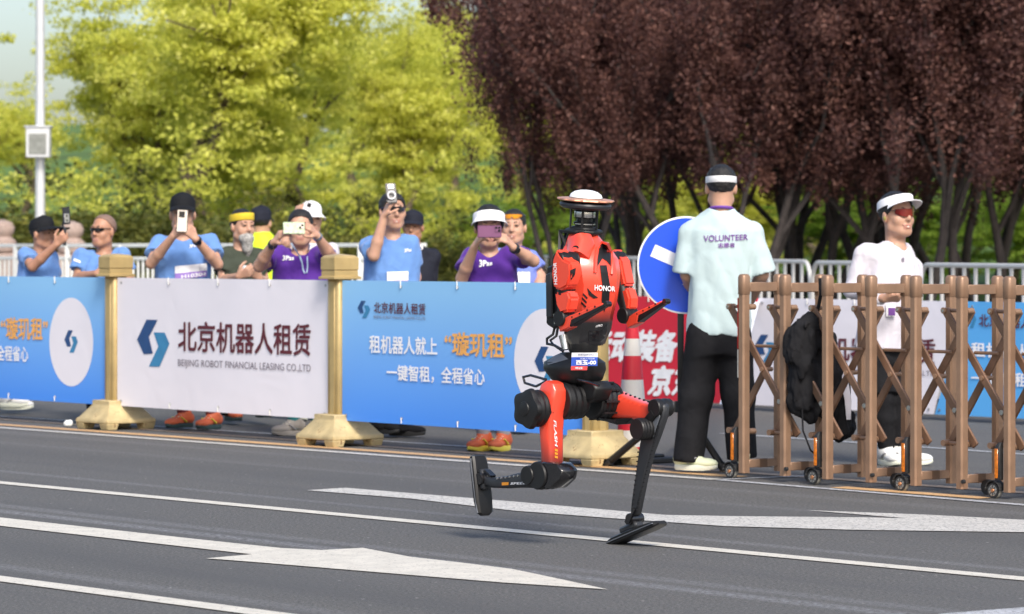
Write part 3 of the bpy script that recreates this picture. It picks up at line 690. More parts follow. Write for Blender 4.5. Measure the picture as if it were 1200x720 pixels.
for k in range(-1, NF - 1):
    u = DU * k
    if k >= 0:
        def bA(b): b.bar(gp(-0.175, 0.055, 0.955), gp(DU + 0.045, 0.055, 0.255), 0.044, 0.016, NR.cross(gp(1, 0, -1)))
        def bB(b): b.bar(gp(-0.18, 0.10, 0.255), gp(DU - 0.02, 0.10, 0.955), 0.044, 0.016, NR.cross(gp(1, 0, 1)))
        gpart("lattice_bar", "la", bA, M_LAT, gp(u, 0, 0), bevel=0.004); gpart("lattice_bar", "lb", bB, M_LAT, gp(u, 0, 0), bevel=0.004)
        gpart("pivot_bolt", "pm", lambda b: b.cyl(gp(DU * 0.5 - 0.07, 0.038, 0.607), gp(DU * 0.5 - 0.07, 0.12, 0.607), 0.013, n=10), M_BRN, gp(u, 0, 0))
        gpart("bolt_head", "bq", lambda b: b.cyl(gp(DU * 0.72, 0.037, 0.435), gp(DU * 0.72, 0.05, 0.435), 0.014, n=10), M_CHR, gp(u, 0, 0))
        gpart("cross_rod", "cr", lambda b: b.cyl(gp(0.02, 0.075, 0.735), gp(DU * 0.55, 0.075, 0.735), 0.009, n=8), M_BRN, gp(u, 0, 0))
# red and white reflective strip on the end post
for z0, z1, m in ((0.72, 1.0, mat("red_reflective", (0.55, 0.02, 0.015), 0.35)), (0.56, 0.715, mat("white_reflective", (0.75, 0.75, 0.72), 0.35))):
    b = MB(); b.box(gate.location + gp(-0.030, -0.006, (z0 + z1) / 2), (0.003, 0.03, z1 - z0), RAX); b.build("reflective_strip", m, gate)
# ================================================================== TREES AND SHRUBS
M_BARK = mat("dark_bark", (0.035, 0.028, 0.026), 0.9, var=0.35, scale=14, bump=0.5, bscale=30)
M_BARK2 = mat("brown_bark", (0.10, 0.075, 0.05), 0.9, var=0.3, scale=12, bump=0.5, bscale=25)
def leaf_mat(name, cols, trans):
    """each leaf takes its own shade: colours picked per leaf from a stored random number"""
    m = bpy.data.materials.new(name); m.use_nodes = True; t = m.node_tree; b = t.nodes["Principled BSDF"]
    a = t.nodes.new("ShaderNodeAttribute"); a.attribute_name = "shade"
    r = t.nodes.new("ShaderNodeValToRGB"); r.color_ramp.interpolation = 'LINEAR'
    while len(r.color_ramp.elements) < len(cols): r.color_ramp.elements.new(0.5)
    for i, c in enumerate(cols): r.color_ramp.elements[i].position = i / (len(cols) - 1); r.color_ramp.elements[i].color = (*c, 1)
    t.links.new(a.outputs["Fac"], r.inputs[0]); t.links.new(r.outputs[0], b.inputs["Base Color"])
    b.inputs["Roughness"].default_value = 0.55; b.inputs["Specular IOR Level"].default_value = 0.3
    tr = t.nodes.new("ShaderNodeBsdfTranslucent"); t.links.new(r.outputs[0], tr.inputs[0]); mx = t.nodes.new("ShaderNodeMixShader"); mx.inputs[0].default_value = trans
    t.links.new(b.outputs[0], mx.inputs[1]); t.links.new(tr.outputs[0], mx.inputs[2]); t.links.new(mx.outputs[0], t.nodes["Material Output"].inputs[0])
    return m
L_YEL = leaf_mat("spring_leaves", [(0.44, 0.47, 0.06), (0.70, 0.70, 0.12), (0.84, 0.81, 0.24)], 0.5)
L_PLUM = leaf_mat("plum_leaves", [(0.045, 0.017, 0.018), (0.105, 0.046, 0.038), (0.22, 0.104, 0.08)], 0.3)
L_GRN = leaf_mat("green_leaves", [(0.12, 0.20, 0.02), (0.22, 0.34, 0.04), (0.36, 0.46, 0.07)], 0.5)
L_OLV = leaf_mat("olive_leaves", [(0.07, 0.09, 0.02), (0.14, 0.15, 0.03), (0.22, 0.21, 0.04)], 0.4)

def leaves(cent, rad, n, size, rng, flat=1.0, up=0.6, shell=0.5):
    """n small leaf blades spread through ellipsoid clumps (centres cent, radii rad)"""
    K = len(cent); pick = rng.integers(0, K, n)
    d = rng.normal(size=(n, 3)); d /= np.linalg.norm(d, axis=1)[:, None]
    r = rng.uniform(0, 1, n) ** shell
    R = rad[pick][:, None] * np.array([1, 1, flat])
    P = cent[pick] + d * r[:, None] * R
    N = rng.normal(size=(n, 3)) * 0.8 + np.array([0, 0, up]); N /= np.linalg.norm(N, axis=1)[:, None]
    T = np.cross(N, rng.normal(size=(n, 3))); T /= np.linalg.norm(T, axis=1)[:, None]; B = np.cross(N, T)
    s = size * rng.uniform(0.6, 1.35, n)[:, None]
    V = np.stack([P - T * s, P + B * s * 0.5 + N * s * 0.12, P + T * s, P - B * s * 0.5 + N * s * 0.12], 1).reshape(-1, 3)
    shade = np.clip(rng.normal(0.45, 0.2, n) + (rng.normal(0, 0.16, K))[pick], 0, 1)
    return V, shade
def crown_mesh(name, V, shade, m, parent):
    n = len(shade); o = np_mesh(name, V, np.arange(n * 4).reshape(n, 4), m, parent, smooth=False)
    a = o.data.attributes.new("shade", 'FLOAT', 'FACE'); a.data.foreach_set("value", shade.astype(np.float32)); return o
def limbs(b, p, d, L, r, depth, rng, tips, spread, lift, wob=0.16):
    pts = [p]; rs = [r]; q = p.copy(); dd = d.normalized(); n = 5
    for i in range(n):
        dd = (dd + Vector(rng.normal(size=3)) * wob + Vector((0, 0, lift))).normalized(); q = q + dd * (L / n); pts.append(q.copy()); rs.append(r * (1 - 0.42 * (i + 1) / n))
        if depth <= 1: tips.append((q.copy(), r))
    b.tube(pts, rs, 7 if depth > 1 else 5)
    if depth == 0: return
    for k in range(int(rng.integers(3, 5)) if depth > 1 else 3):
        a = rng.uniform(0, 6.28); s = Vector((math.cos(a), math.sin(a), rng.uniform(0.0, 0.5))) * spread
        i = int(rng.integers(3, n + 1)) if k else n
        limbs(b, pts[i], (dd + s), L * rng.uniform(0.55, 0.8), rs[i] * 0.75, depth - 1, rng, tips, spread, lift, wob)
KINDS = {}
def make_tree(kind, label, cat, loc, scale, rz, group, seed=0, sx=1.0):
    key = (kind, seed)
    t = thing({"spring": "tree", "plum": "plum_tree", "green": "tree", "shrub": "shrub"}[kind], label, cat, loc, 0, group)
    if key in KINDS:
        for ch in KINDS[key]: link_mesh(ch.name.split(".")[0], ch.data, t)
    else:
        rng = np.random.default_rng(100 + seed); b = MB(); tips = []
        if kind == "spring" or kind == "green":
            limbs(b, Vector((0, 0, -0.3)), Vector((0, 0, 1)), 2.3, 0.17, 3, rng, tips, 0.85, 0.05)
            C = np.array([tuple(p) for p, _ in tips]); C = C + rng.normal(size=C.shape) * 0.25
            ex = C[rng.integers(0, len(C), 80)] + rng.normal(size=(80, 3)) * np.array([0.7, 0.7, 0.5]); C = np.concatenate([C, ex])
            low = rng.normal(size=(46, 3)) * np.array([1.6, 1.6, 0.55]) + np.array([0, 0, 1.5]); C = np.concatenate([C, low]); C = C[C[:, 2] > 0.4]
            V, s = leaves(C, rng.uniform(0.22, 0.52, len(C)), 50000, 0.040, rng, flat=0.40, up=0.45, shell=0.6); m = L_YEL if kind == "spring" else L_GRN; bk = M_BARK2
        elif kind == "plum":
            n = 4
            for k in range(n):
                a = 6.28 * k / n + rng.uniform(-0.4, 0.4)
                limbs(b, Vector((0.07 * math.cos(a), 0.07 * math.sin(a), -0.1)), Vector((0.34 * math.cos(a), 0.34 * math.sin(a), 1)), 2.4, 0.066, 2, rng, tips, 0.55, 0.13, 0.15)
            C = np.array([tuple(p) for p, _ in tips]); C = C[C[:, 2] > 1.95 + 0.3 * rng.uniform(-1, 1, len(C))]; C = C + rng.normal(size=C.shape) * 0.12
            ex = C[rng.integers(0, len(C), 110)] + rng.normal(size=(110, 3)) * np.array([0.42, 0.42, 0.35]); ex = ex[ex[:, 2] > 2.1 + 0.35 * rng.uniform(-1, 1, len(ex))]; lo_ = rng.normal(size=(12, 3)) * np.array([0.95, 0.95, 0.16]) + np.array([0, 0, 2.1]); C = np.concatenate([C, ex, lo_])
            V, s = leaves(C, rng.uniform(0.12, 0.34, len(C)), 88000, 0.028, rng, flat=1.5, up=0.3, shell=0.55); m = L_PLUM; bk = M_BARK
        else:
            for k in range(6):
                a = rng.uniform(0, 6.28); limbs(b, Vector((0.1 * math.cos(a), 0.1 * math.sin(a), 0)), Vector((0.5 * math.cos(a), 0.5 * math.sin(a), 1)), 0.7, 0.025, 1, rng, tips, 0.8, 0.05)
            C = np.array([tuple(p) for p, _ in tips]); C = np.concatenate([C, rng.normal(size=(40, 3)) * np.array([0.55, 0.5, 0.3]) + np.array([0, 0, 0.7])]); C = C[C[:, 2] > 0.1]
            V, s = leaves(C, rng.uniform(0.16, 0.34, len(C)), 16000, 0.036, rng, flat=0.7, up=0.5); m = L_OLV; bk = M_BARK2
        KINDS[key] = [b.build("trunk", bk, t, world=False, smooth=60)]
        V_ = V + np.array(t.location)              # np_mesh works in world coordinates
        KINDS[key].append(crown_mesh("crown", V_, s, m, t))
    t.location = loc; t.scale = (scale * sx, scale * sx, scale); t.rotation_euler = (0, 0, rz); return t
def gpt(px, d): q = W(px, 0, d); q.z = hill(q.x, q.y) if d > 46 else 0.0; return q
GY, GP, GS = "yellow green spring trees at the left", "dark purple plum trees at the right", "low shrubs under the trees"
for i, (px, d, sc, rz, sd_, sx, lab) in enumerate([
    (28, 74, 0.60, 0.3, 1, 1.1, "low yellow green tree at the left edge behind the lamp post"),
    (205, 60, 1.06, 1.9, 0, 0.85, "yellow green tree between the lamp post and the man in the black cap"),
    (268, 57, 1.32, 4.0, 1, 1.05, "tall yellow green tree rising above the man in the yellow headband"),
    (385, 64, 1.04, 2.6, 2, 0.95, "yellow green tree behind the woman holding the pastel phone"),
    (470, 58, 0.93, 0.8, 0, 0.85, "yellow green tree with a brown trunk behind the man raising his phone"),
    (556, 62, 0.86, 5.2, 2, 0.85, "yellow green tree half hidden by the leftmost plum tree"),
    (425, 74, 0.93, 3.6, 1, 1.0, "farther yellow green tree filling the gap above the man raising his phone"),
    (330, 76, 1.30, 0.6, 2, 1.0, "farther yellow green tree above the woman holding the pastel phone"),
    (520, 78, 0.98, 2.0, 1, 0.9, "farther yellow green tree left of the leftmost plum tree"),
    (905, 60, 0.50, 2.6, 0, 1.3, "small yellow tree low behind the plum trunks right of the volunteer"),
    (972, 62, 0.52, 0.6, 2, 1.3, "small yellow tree low behind the plum trunks left of the man in the white visor"),
    (770, 64, 0.46, 0.9, 1, 1.3, "small yellow tree low behind the plum trunks above the road sign"),
    (690, 82, 1.0, 3.0, 1, 1.2, "yellow tree glimpsed behind the red robot through plum trunks"),
    (900, 78, 1.05, 1.0, 2, 1.3, "yellow tree glimpsed between plum trunks right of the volunteer"),
    (1010, 84, 1.0, 2.0, 0, 1.2, "yellow tree glimpsed behind the man in the white visor"),
    (1160, 90, 1.0, 4.0, 2, 1.3, "yellow green tree glimpsed near the right edge behind the plum trunks")]):
    make_tree("spring", lab, "tree", gpt(px, d), sc, rz, GY, sd_, sx)
for i, (px, d, sc, rz, sd_, sx, lab) in enumerate([
    (664, 44, 1.10, 0.5, 11, 0.62, "purple plum tree rising behind the red robot, leftmost of its kind"),
    (772, 46, 1.10, 2.2, 12, 1.0, "purple plum tree above the blue road sign"),
    (868, 43, 1.10, 4.1, 11, 1.0, "purple plum tree directly behind the volunteer"),
    (958, 45, 1.10, 1.2, 13, 1.0, "purple plum tree with forked trunk left of the man in the white visor"),
    (1082, 43, 1.14, 5.0, 12, 1.0, "purple plum tree right of the man in the white visor"),
    (1180, 45, 1.12, 3.0, 13, 1.0, "purple plum tree at the right edge"),
    (1290, 44, 1.1, 0.2, 11, 1.0, "purple plum tree reaching in from beyond the right edge"),
    (735, 50, 1.15, 3.9, 13, 0.9, "farther purple plum tree right of the robot's head"),
    (915, 51, 1.2, 0.9, 12, 1.1, "farther purple plum tree right of the volunteer"),
    (1030, 50, 1.2, 2.8, 11, 1.1, "farther purple plum tree above the man in the white visor"),
    (1140, 51, 1.2, 5.6, 12, 1.1, "farther purple plum tree near the right edge")]):
    make_tree("plum", lab, "tree", gpt(px, d), sc, rz, GP, sd_, sx)
for i, (px, d, sc) in enumerate([(20, 52, 1.5), (110, 52, 1.6), (180, 51, 1.5), (255, 52, 1.4), (320, 52, 1.3), (400, 53, 1.2), (520, 54, 1.1), (590, 56, 1.0)]):
    make_tree("shrub", ["olive shrub at the left edge behind the stone balustrade", "olive shrub behind the man with the shaved head", "olive shrub left of the man in the black cap", "olive shrub behind the yellow headband",
        "olive shrub behind the lime vest", "olive shrub left of the man raising his phone", "olive shrub left of the woman in the white visor", "olive shrub behind the woman in the white visor"][i], "shrub", gpt(px, d), sc, i * 1.3, GS, 21 + i % 2, 1.25)

for i, (px, d, sc, rz) in enumerate([(1005, 60, 0.42, 0.3), (1068, 58, 0.46, 1.4), (1125, 61, 0.52, 3.0), (1185, 59, 0.48, 4.4), (1240, 62, 0.5, 5.5), (630, 60, 0.36, 2.0), (720, 61, 0.38, 5.0)]):
    make_tree("green", ["small green tree low behind the man in the white visor", "small green tree low right of the man in the white visor", "small green tree behind the right hand crowd barrier", "small green tree at the right edge behind the plum trunks",
        "small green tree reaching in at the right edge", "small green tree low left of the robot's head", "small green tree low right of the robot's head"][i], "tree", gpt(px, d), sc, rz, "small green trees behind the plum trunks", 3 + i % 2, 1.5)
# ================================================================== PEOPLE
M_SKIN = mat("skin", (0.50, 0.285, 0.195), 0.5, var=0.05, scale=25, sss=0.15); M_SKIN_T = mat("tanned_skin", (0.42, 0.215, 0.135), 0.5, var=0.06, scale=25, sss=0.15)
M_LIP = mat("lips", (0.43, 0.20, 0.15), 0.45); M_HAIR = mat("black_hair", (0.012, 0.011, 0.011), 0.5, var=0.4, scale=60, bump=0.6, bscale=180)
M_STUB = mat("shaved_scalp", (0.20, 0.125, 0.095), 0.6); M_EYE = mat("dark_eyes", (0.02, 0.012, 0.01), 0.2)
M_TEE = mat("blue_tee", srgb(100, 138, 194), 0.85, var=0.05, scale=9, sheen=0.2, spec=0.12, bump=0.4, bscale=11, bdist=0.02); M_PURP = mat("purple_jersey", srgb(84, 46, 138), 0.8, var=0.06, scale=9, sheen=0.2, spec=0.12, bump=0.4, bscale=11, bdist=0.02)
M_OLIVE = mat("dark_olive_tee", srgb(66, 72, 62), 0.9, var=0.06, spec=0.12, bump=0.4, bscale=11, bdist=0.02); M_MINT = mat("mint_tee", srgb(180, 198, 200), 0.85, var=0.03, scale=6, sheen=0.2, spec=0.12, bump=0.15, bscale=11, bdist=0.02)
M_WHITE = mat("white_shirt", srgb(200, 196, 204), 0.85, var=0.03, sheen=0.2, spec=0.12, bump=0.4, bscale=11, bdist=0.02); M_BLACK = mat("black_fabric", (0.014, 0.014, 0.016), 0.85, var=0.2, spec=0.12, bump=0.4, bscale=11, bdist=0.02)
M_DARKBLUE = mat("dark_uniform", (0.018, 0.02, 0.03), 0.8, var=0.15, spec=0.12, bump=0.4, bscale=11, bdist=0.02); M_LIME = mat("lime_vest", (0.55, 0.75, 0.02), 0.7)
M_CAPB = mat("black_cap", (0.012, 0.013, 0.016), 0.8, spec=0.15); M_CAPW = mat("white_cap", (0.82, 0.82, 0.84), 0.75); M_YELB = mat("yellow_band", (0.78, 0.58, 0.04), 0.8)
M_GLASS_D = mat("dark_lens", (0.01, 0.01, 0.012), 0.08, coat=1.0); M_GLASS_R = mat("red_lens", (0.16, 0.008, 0.006), 0.08, coat=1.0); M_GLASS_O = mat("orange_lens", (0.75, 0.30, 0.02), 0.1, coat=1.0)
M_PHB = mat("black_phone", (0.02, 0.022, 0.03), 0.25, coat=0.5); M_PHC = mat("cream_phone", (0.80, 0.72, 0.62), 0.3); M_PHP = mat("purple_phone", srgb(128, 84, 116), 0.3, coat=0.5)
M_PHG = mat("pastel_phone", srgb(206, 222, 190), 0.3, var=0.3, scale=45); M_BIB = mat("paper_bib", (0.84, 0.83, 0.84), 0.6); M_BIBP = mat("purple_print", srgb(150, 120, 196), 0.6)
M_ORSH = mat("orange_shoe", (0.62, 0.13, 0.05), 0.6); M_YESH = mat("yellow_shoe", (0.75, 0.62, 0.08), 0.6); M_DKSOLE = mat("dark_sole", (0.03, 0.06, 0.06), 0.7); M_WSOLE = mat("pale_sole", (0.72, 0.74, 0.62), 0.7)
M_WSH = mat("white_shoe", (0.75, 0.75, 0.73), 0.6); M_GRSH = mat("grey_shoe", (0.36, 0.33, 0.30), 0.7); M_TEAL = mat("teal_sock", (0.02, 0.20, 0.22), 0.8); M_MAROONS = mat("maroon_sock", (0.16, 0.02, 0.03), 0.8); M_GREYS = mat("grey_sock", (0.32, 0.32, 0.34), 0.85)
M_BEARD = mat("grey_beard", (0.34, 0.33, 0.31), 0.85, var=0.45, scale=70, bump=0.6, bscale=150); M_LANY = mat("pale_blue_lanyard", (0.50, 0.66, 0.82), 0.6); M_LANP = mat("purple_lanyard", srgb(104, 60, 150), 0.6)

def rot_ax(ax, a, i):
    """turn a triad about its own axis i"""
    R = Matrix.Rotation(a, 3, ax[i]); return tuple(R @ q for q in ax)
def nrm(v): return Vector(v).normalized()
class Body:
    pass
def hand(B, wr, d, n, thumb, curl=0.5, k=1.0, spread=0.10):
    """palm and five fingers; d wrist->knuckles, n = side the fingers curl towards, thumb = side of the thumb (unit vector)"""
    d = nrm(d); n = nrm(Vector(n) - d * Vector(n).dot(d)); s = d.cross(n).normalized()
    if s.dot(Vector(thumb)) < 0: s = -s
    for i, (o, L) in enumerate(((0.030, 0.082), (0.010, 0.086), (-0.010, 0.082), (-0.028, 0.074))):
        kn = wr + d * (L * k) + s * (o * k); B.cone(wr + s * (o * 0.55 * k) + d * 0.012, kn, 0.0125 * k, 0.0115 * k, 0.012)
        dd = (d + s * (o * spread * 10 * 0.3)).normalized(); q = kn; m_ = n.copy()
        for j, (f, r) in enumerate(((0.040, 0.0098), (0.026, 0.0088), (0.021, 0.0078))):
            a = curl * (0.75 if j == 0 else 0.95) * (1 + 0.08 * i); dd, m_ = (dd * math.cos(a) + m_ * math.sin(a)).normalized(), (m_ * math.cos(a) - dd * math.sin(a)).normalized()
            e = q + dd * (f * k * (0.92, 1.02, 0.97, 0.78)[i]); B.cone(q, e, r * k, r * 0.92 * k, 0.006); q = e
    th = wr + d * 0.02 * k + s * 0.022 * k; t1 = th + (d * 0.6 + s * 0.75 + n * 0.25).normalized() * 0.042 * k; t2 = t1 + (d * 0.85 + s * 0.35 + n * (0.3 + curl * 0.5)).normalized() * 0.034 * k; t3 = t2 + (d * 0.9 + s * 0.05 + n * (0.3 + curl * 0.6)).normalized() * 0.024 * k
    B.cone(th, t1, 0.014 * k, 0.0115 * k, 0.012); B.cone(t1, t2, 0.0115 * k, 0.010 * k, 0.006); B.cone(t2, t3, 0.010 * k, 0.0085 * k, 0.006)

def person(label, d, head, yaw, byaw=None, pitch=0, roll=0, hips=None, sh=None, arms=(), feet=None, top=M_TEE, legs=M_BLACK, skin=M_SKIN, hs=1.0, sleeve=0.62, hem=0.10,
           chest=1.0, shoe=M_WSH, sole=M_WSOLE, sock=None, shorts=False, hair="short", face=True, belly=1.0, neck_h=0.0, seed=1, shoes=True, wide=0.0, sleeve_r=1.0, lean=0.0, neckcut=1.0, long_legs=None, shoe_tip=None):
    """one person; joints are surveyed from the photo (pixel x, pixel y, metres nearer(-)/farther(+) than d)"""
    P = lambda q: W(q[0], q[1], d + (q[2] if len(q) > 2 else 0))
    byaw = yaw if byaw is None else byaw; ya, yb, pi_ = math.radians(yaw), math.radians(byaw), math.radians(pitch)
    fb = Vector((math.sin(yb), -math.cos(yb), 0)); lb = Vector((math.cos(yb), math.sin(yb), 0))
    hf = Vector((math.sin(ya) * math.cos(pi_), -math.cos(ya) * math.cos(pi_), math.sin(pi_))); hl = Vector((math.cos(ya), math.sin(ya), 0)); hu = hl.cross(hf).normalized()
    if hu.z < 0: hu = -hu
    if roll: hax = rot_ax((hl, hf, hu), math.radians(roll), 1); hl, hf, hu = hax
    HA = (hl, hf, hu); hc = P(head); S = hs
    hp = lambda a, b_, c: hc + hl * (a * S) + hf * (b_ * S) + hu * (c * S)
    nb = hc - hu * (0.165 * S + neck_h) - hf * 0.02 - fb * lean        # root of the neck
    hip = P(hips) if hips else Vector((nb.x, nb.y, nb.z - 0.52)) + fb * 0.02
    tax_z = (nb - hip).normalized(); tl = (lb - tax_z * lb.dot(tax_z)).normalized(); tf = tl.cross(tax_z); tf = tf if tf.dot(fb) > 0 else -tf
    T = (tl, tf, tax_z); L = (nb - hip).length
    sw = 0.165 * chest
    SH = [P(q) for q in sh] if sh else [nb + tl * (i * sw) - tax_z * 0.075 for i in (-1, 1)]
    gz = 0.0
    ft = [P(q) for q in feet] if feet else [Vector((hip.x, hip.y, 0)) + lb * (i * 0.10) for i in (-1, 1)]
    for f in ft: f.z = max(f.z, 0.0)
    root = thing("person", label, "person", (hip.x, hip.y, 0.0))
    # --- body: one continuous skin
    B = Blob()
    B.ell(hp(0, -0.012, 0.035), (0.077 * S, 0.096 * S, 0.083 * S), HA, 0.02); B.ell(hp(0, 0.018, -0.035), (0.066 * S, 0.074 * S, 0.085 * S), HA, 0.03)
    B.ell(hp(0, 0.052, -0.095), (0.032 * S, 0.028 * S, 0.024 * S), HA, 0.03)
    for i in (-1, 1):
        B.ell(hp(0.038 * i, 0.058, -0.035), (0.026 * S, 0.022 * S, 0.028 * S), HA, 0.02); B.cone(hp(0.05 * i, 0.01, -0.075), hp(0.02 * i, 0.06, -0.10), 0.022 * S, 0.018 * S, 0.03)
        B.ell(hp(0.079 * i, -0.008, -0.012), (0.011 * S, 0.020 * S, 0.033 * S), rot_ax(HA, 0.25 * i, 2), 0.008)
        B.ell(hp(0.031 * i, 0.094, 0.006), (0.019 * S, 0.014 * S, 0.011 * S), HA, 0.014, op=1)
        B.ell(hp(0.031 * i, 0.083, 0.004), (0.013 * S, 0.010 * S, 0.009 * S), HA, 0.008)
    B.cone(hp(-0.04, 0.083, 0.024), hp(0.04, 0.083, 0.024), 0.010 * S, 0.010 * S, 0.02)
    B.cone(hp(0, 0.088, 0.01), hp(0, 0.106, -0.030), 0.008 * S, 0.0125 * S, 0.012); B.ell(hp(0, 0.095, -0.034), (0.019 * S, 0.011 * S, 0.009 * S), HA, 0.008)
    B.cone(hp(-0.018, 0.086, -0.066), hp(0.018, 0.086, -0.066), 0.007 * S, 0.007 * S, 0.010); B.cone(hp(-0.015, 0.084, -0.078), hp(0.015, 0.084, -0.078), 0.008 * S, 0.008 * S, 0.008)
    B.cone(hp(0, -0.022, -0.05), nb - tax_z * 0.03, 0.054 * S, 0.060, 0.025)
    ch = chest; bl = belly
    B.loft(hip, T, [(-0.06, 0.15 * ch, 0.105, 0), (L * 0.3, 0.138 * ch, 0.10 * bl, 0.01), (L * 0.62, 0.155 * ch, 0.108, 0.01), (L * 0.84, 0.15 * ch, 0.09, 0), (L * 0.97, 0.07, 0.06, 0)], 0.03, pw=2.2)
    for i, s in zip((-1, 1), SH): B.cone(nb - tax_z * 0.04 + tl * (0.02 * i), s - tax_z * 0.02, 0.042, 0.038, 0.02)
    AR = []
    for i, a in enumerate(arms):
        if a is None: AR.append(None); continue
        s = SH[a.get("side", i)]; e, wv = P(a["el"]), P(a["wr"]); AR.append((s, e, wv))
        B.cone(s - tax_z * 0.015, e, 0.042 * a.get("k", 1), 0.037 * a.get("k", 1), 0.02); B.cone(e, e + (wv - e) * 0.35, 0.039 * a.get("k", 1), 0.039 * a.get("k", 1), 0.012); B.cone(e + (wv - e) * 0.35, wv, 0.039 * a.get("k", 1), 0.026, 0.012)
        if not a.get("nohand"): hand(B, wv, P(a["to"]) - wv, Vector(a.get("n", (0, 1, 0))), Vector(a.get("th", (0, 0, 1))), a.get("curl", 0.6), a.get("hk", 1.0))
    KN = []
    for i, f in zip((-1, 1), ft):
        h = hip + lb * (0.085 * i) - Vector((0, 0, 0.03)); an = f + Vector((0, 0, 0.075)); kn = (h + an) / 2 + fb * 0.03; KN.append((h, kn, an))
        B.cone(h, kn, 0.085, 0.055, 0.03); B.cone(kn, kn + (an - kn) * 0.35, 0.054, 0.053, 0.02); B.cone(kn + (an - kn) * 0.35, an, 0.053, 0.034, 0.02)
    V, Qf = B.mesh(0.0078)
    R = (V - np.array(hc)) / S; c = Qf.mean(1) if False else R[Qf].mean(1)
    A = np.stack([c @ np.array(q) for q in HA], 1)
    mi = np.zeros(len(Qf), int)
    if face: mi[(np.abs(A[:, 0]) < 0.024) & (A[:, 1] > 0.075) & (A[:, 2] < -0.060) & (A[:, 2] > -0.086)] = 1
    body = np_mesh("body", V, Qf, [skin, M_LIP], root, mi)
    if face:
        for i in (-1, 1):
            b = MB(); b.ell(hp(0.031 * i, 0.090, 0.003), (0.0135 * S, 0.005 * S, 0.0055 * S), HA, 10, 6); b.build("eye", M_EYE, root)
            b = MB(); b.tube([hp(0.014 * i, 0.096, 0.024), hp(0.032 * i, 0.094, 0.029), hp(0.050 * i, 0.080, 0.023)], [0.003, 0.0038, 0.002], 6); b.build("eyebrow", M_HAIR, root)
    # --- hair
    if hair:
        Hb = Blob(); big = {"full": 1.08, "bob": 1.16}.get(hair, 1.03)
        def keep(dd, a, b_, cc):
            bb, zz = b_ / S - 0.012, cc / S + 0.035
            line = np.interp(bb, [-0.12, -0.06, -0.02, 0.03, 0.06, 0.10], [-0.075, -0.07, -0.02 if hair != "bob" else -0.09, 0.01, 0.062, 0.085]) if hair != "shaved" else np.interp(bb, [-0.1, 0.0, 0.05, 0.1], [-0.02, 0.03, 0.085, 0.12])
            return np.maximum(dd, (line - zz) * 0.6 * S)
        Hb.ell(hp(0, -0.012, 0.035), (0.0805 * S * big, 0.0995 * S * big, 0.088 * S * big), HA, 0.01, wrap=keep)
        V, Qf = Hb.mesh(0.0075, fold=wrinkle(0.009, 110, seed, (1, 1, 1)) if hair != "shaved" else None); np_mesh("hair", V, Qf, M_STUB if hair == "shaved" else M_HAIR, root)
    # --- shirt
    if top is not None:
        C = Blob(); g = 0.018; hz = -hem
        C.loft(hip, T, [(hz, (0.172 * ch + wide) * (1 + (bl - 1) * 0.5), 0.128 * bl, 0.005), (L * 0.28, (0.166 * ch + wide * 0.7) * (1 + (bl - 1) * 0.4), 0.124 * bl, 0.012), (L * 0.62, 0.172 * ch + wide * 0.4, 0.128, 0.012), (L * 0.84, 0.172 * ch, 0.105, 0), (L * 0.95, 0.11 * ch, 0.078, -0.005), (L * 1.0, 0.066, 0.062, -0.005)], 0.03, pw=2.3)
        for i, s in zip((-1, 1), SH): C.cone(nb - tax_z * 0.035 + tl * (0.035 * i), s - tax_z * 0.008, 0.056, 0.057, 0.035)
        for a, ar in zip(arms, AR):
            if ar is None: continue
            s, e, wv = ar; sl = a.get("sleeve", sleeve)
            if sl <= 1: C.cone(s - tax_z * 0.008, s + (e - s) * sl, 0.058, 0.069 * sleeve_r, 0.03, flat=(False, True))
            else: C.cone(s, e, 0.056, 0.047, 0.03); C.cone(e, e + (wv - e) * (sl - 1), 0.047, 0.039, 0.02, flat=(False, True))
        C.ell(nb + tf * 0.035 + tax_z * 0.045, (0.074 * neckcut, 0.085 * neckcut, 0.07 * neckcut), T, 0.012, op=1)
        V, Qf = C.mesh(0.0095, fold=wrinkle(0.014, 22, seed, (1, 1, 0.3))); shirt = np_mesh("shirt", V, Qf, top, root)
    else: shirt = body
    # --- trousers and shoes
    Tr = Blob(); Tr.loft(hip, T, [(-0.13, 0.155 * ch, 0.115, 0), (0.06, 0.155 * ch, 0.115, 0)], 0.03)
    for j, (h, kn, an) in enumerate(KN):
        if shorts: Tr.cone(h, h + (kn - h) * 0.9, 0.098, 0.088, 0.04, flat=(False, True))
        else:
            Tr.cone(h, kn, 0.096, 0.082 + wide, 0.05); Tr.cone(kn, an - Vector((0, 0, 0.035)), 0.078 + wide, 0.066 + wide * 1.6, 0.05, flat=(False, True))
    V, Qf = Tr.mesh(0.0125, fold=wrinkle(0.012, 12, seed + 5, (1, 1, 0.25))); np_mesh("shorts" if shorts else "trousers", V, Qf, legs, root)
    if long_legs:
        Tg = Blob()
        for h, kn, an in KN: Tg.cone(h, kn, 0.090, 0.062, 0.03); Tg.cone(kn, kn + (an - kn) * 0.35, 0.061, 0.060, 0.02); Tg.cone(kn + (an - kn) * 0.35, an, 0.060, 0.042, 0.02)
        V, Qf = Tg.mesh(0.012); np_mesh("tights", V, Qf, long_legs, root)
    if sock and shorts:
        for h, kn, an in KN: b = MB(); b.cyl(an + Vector((0, 0, -0.03)), an + (kn - an) * 0.22, 0.040, 0.046, 14); b.build("sock", sock, root)
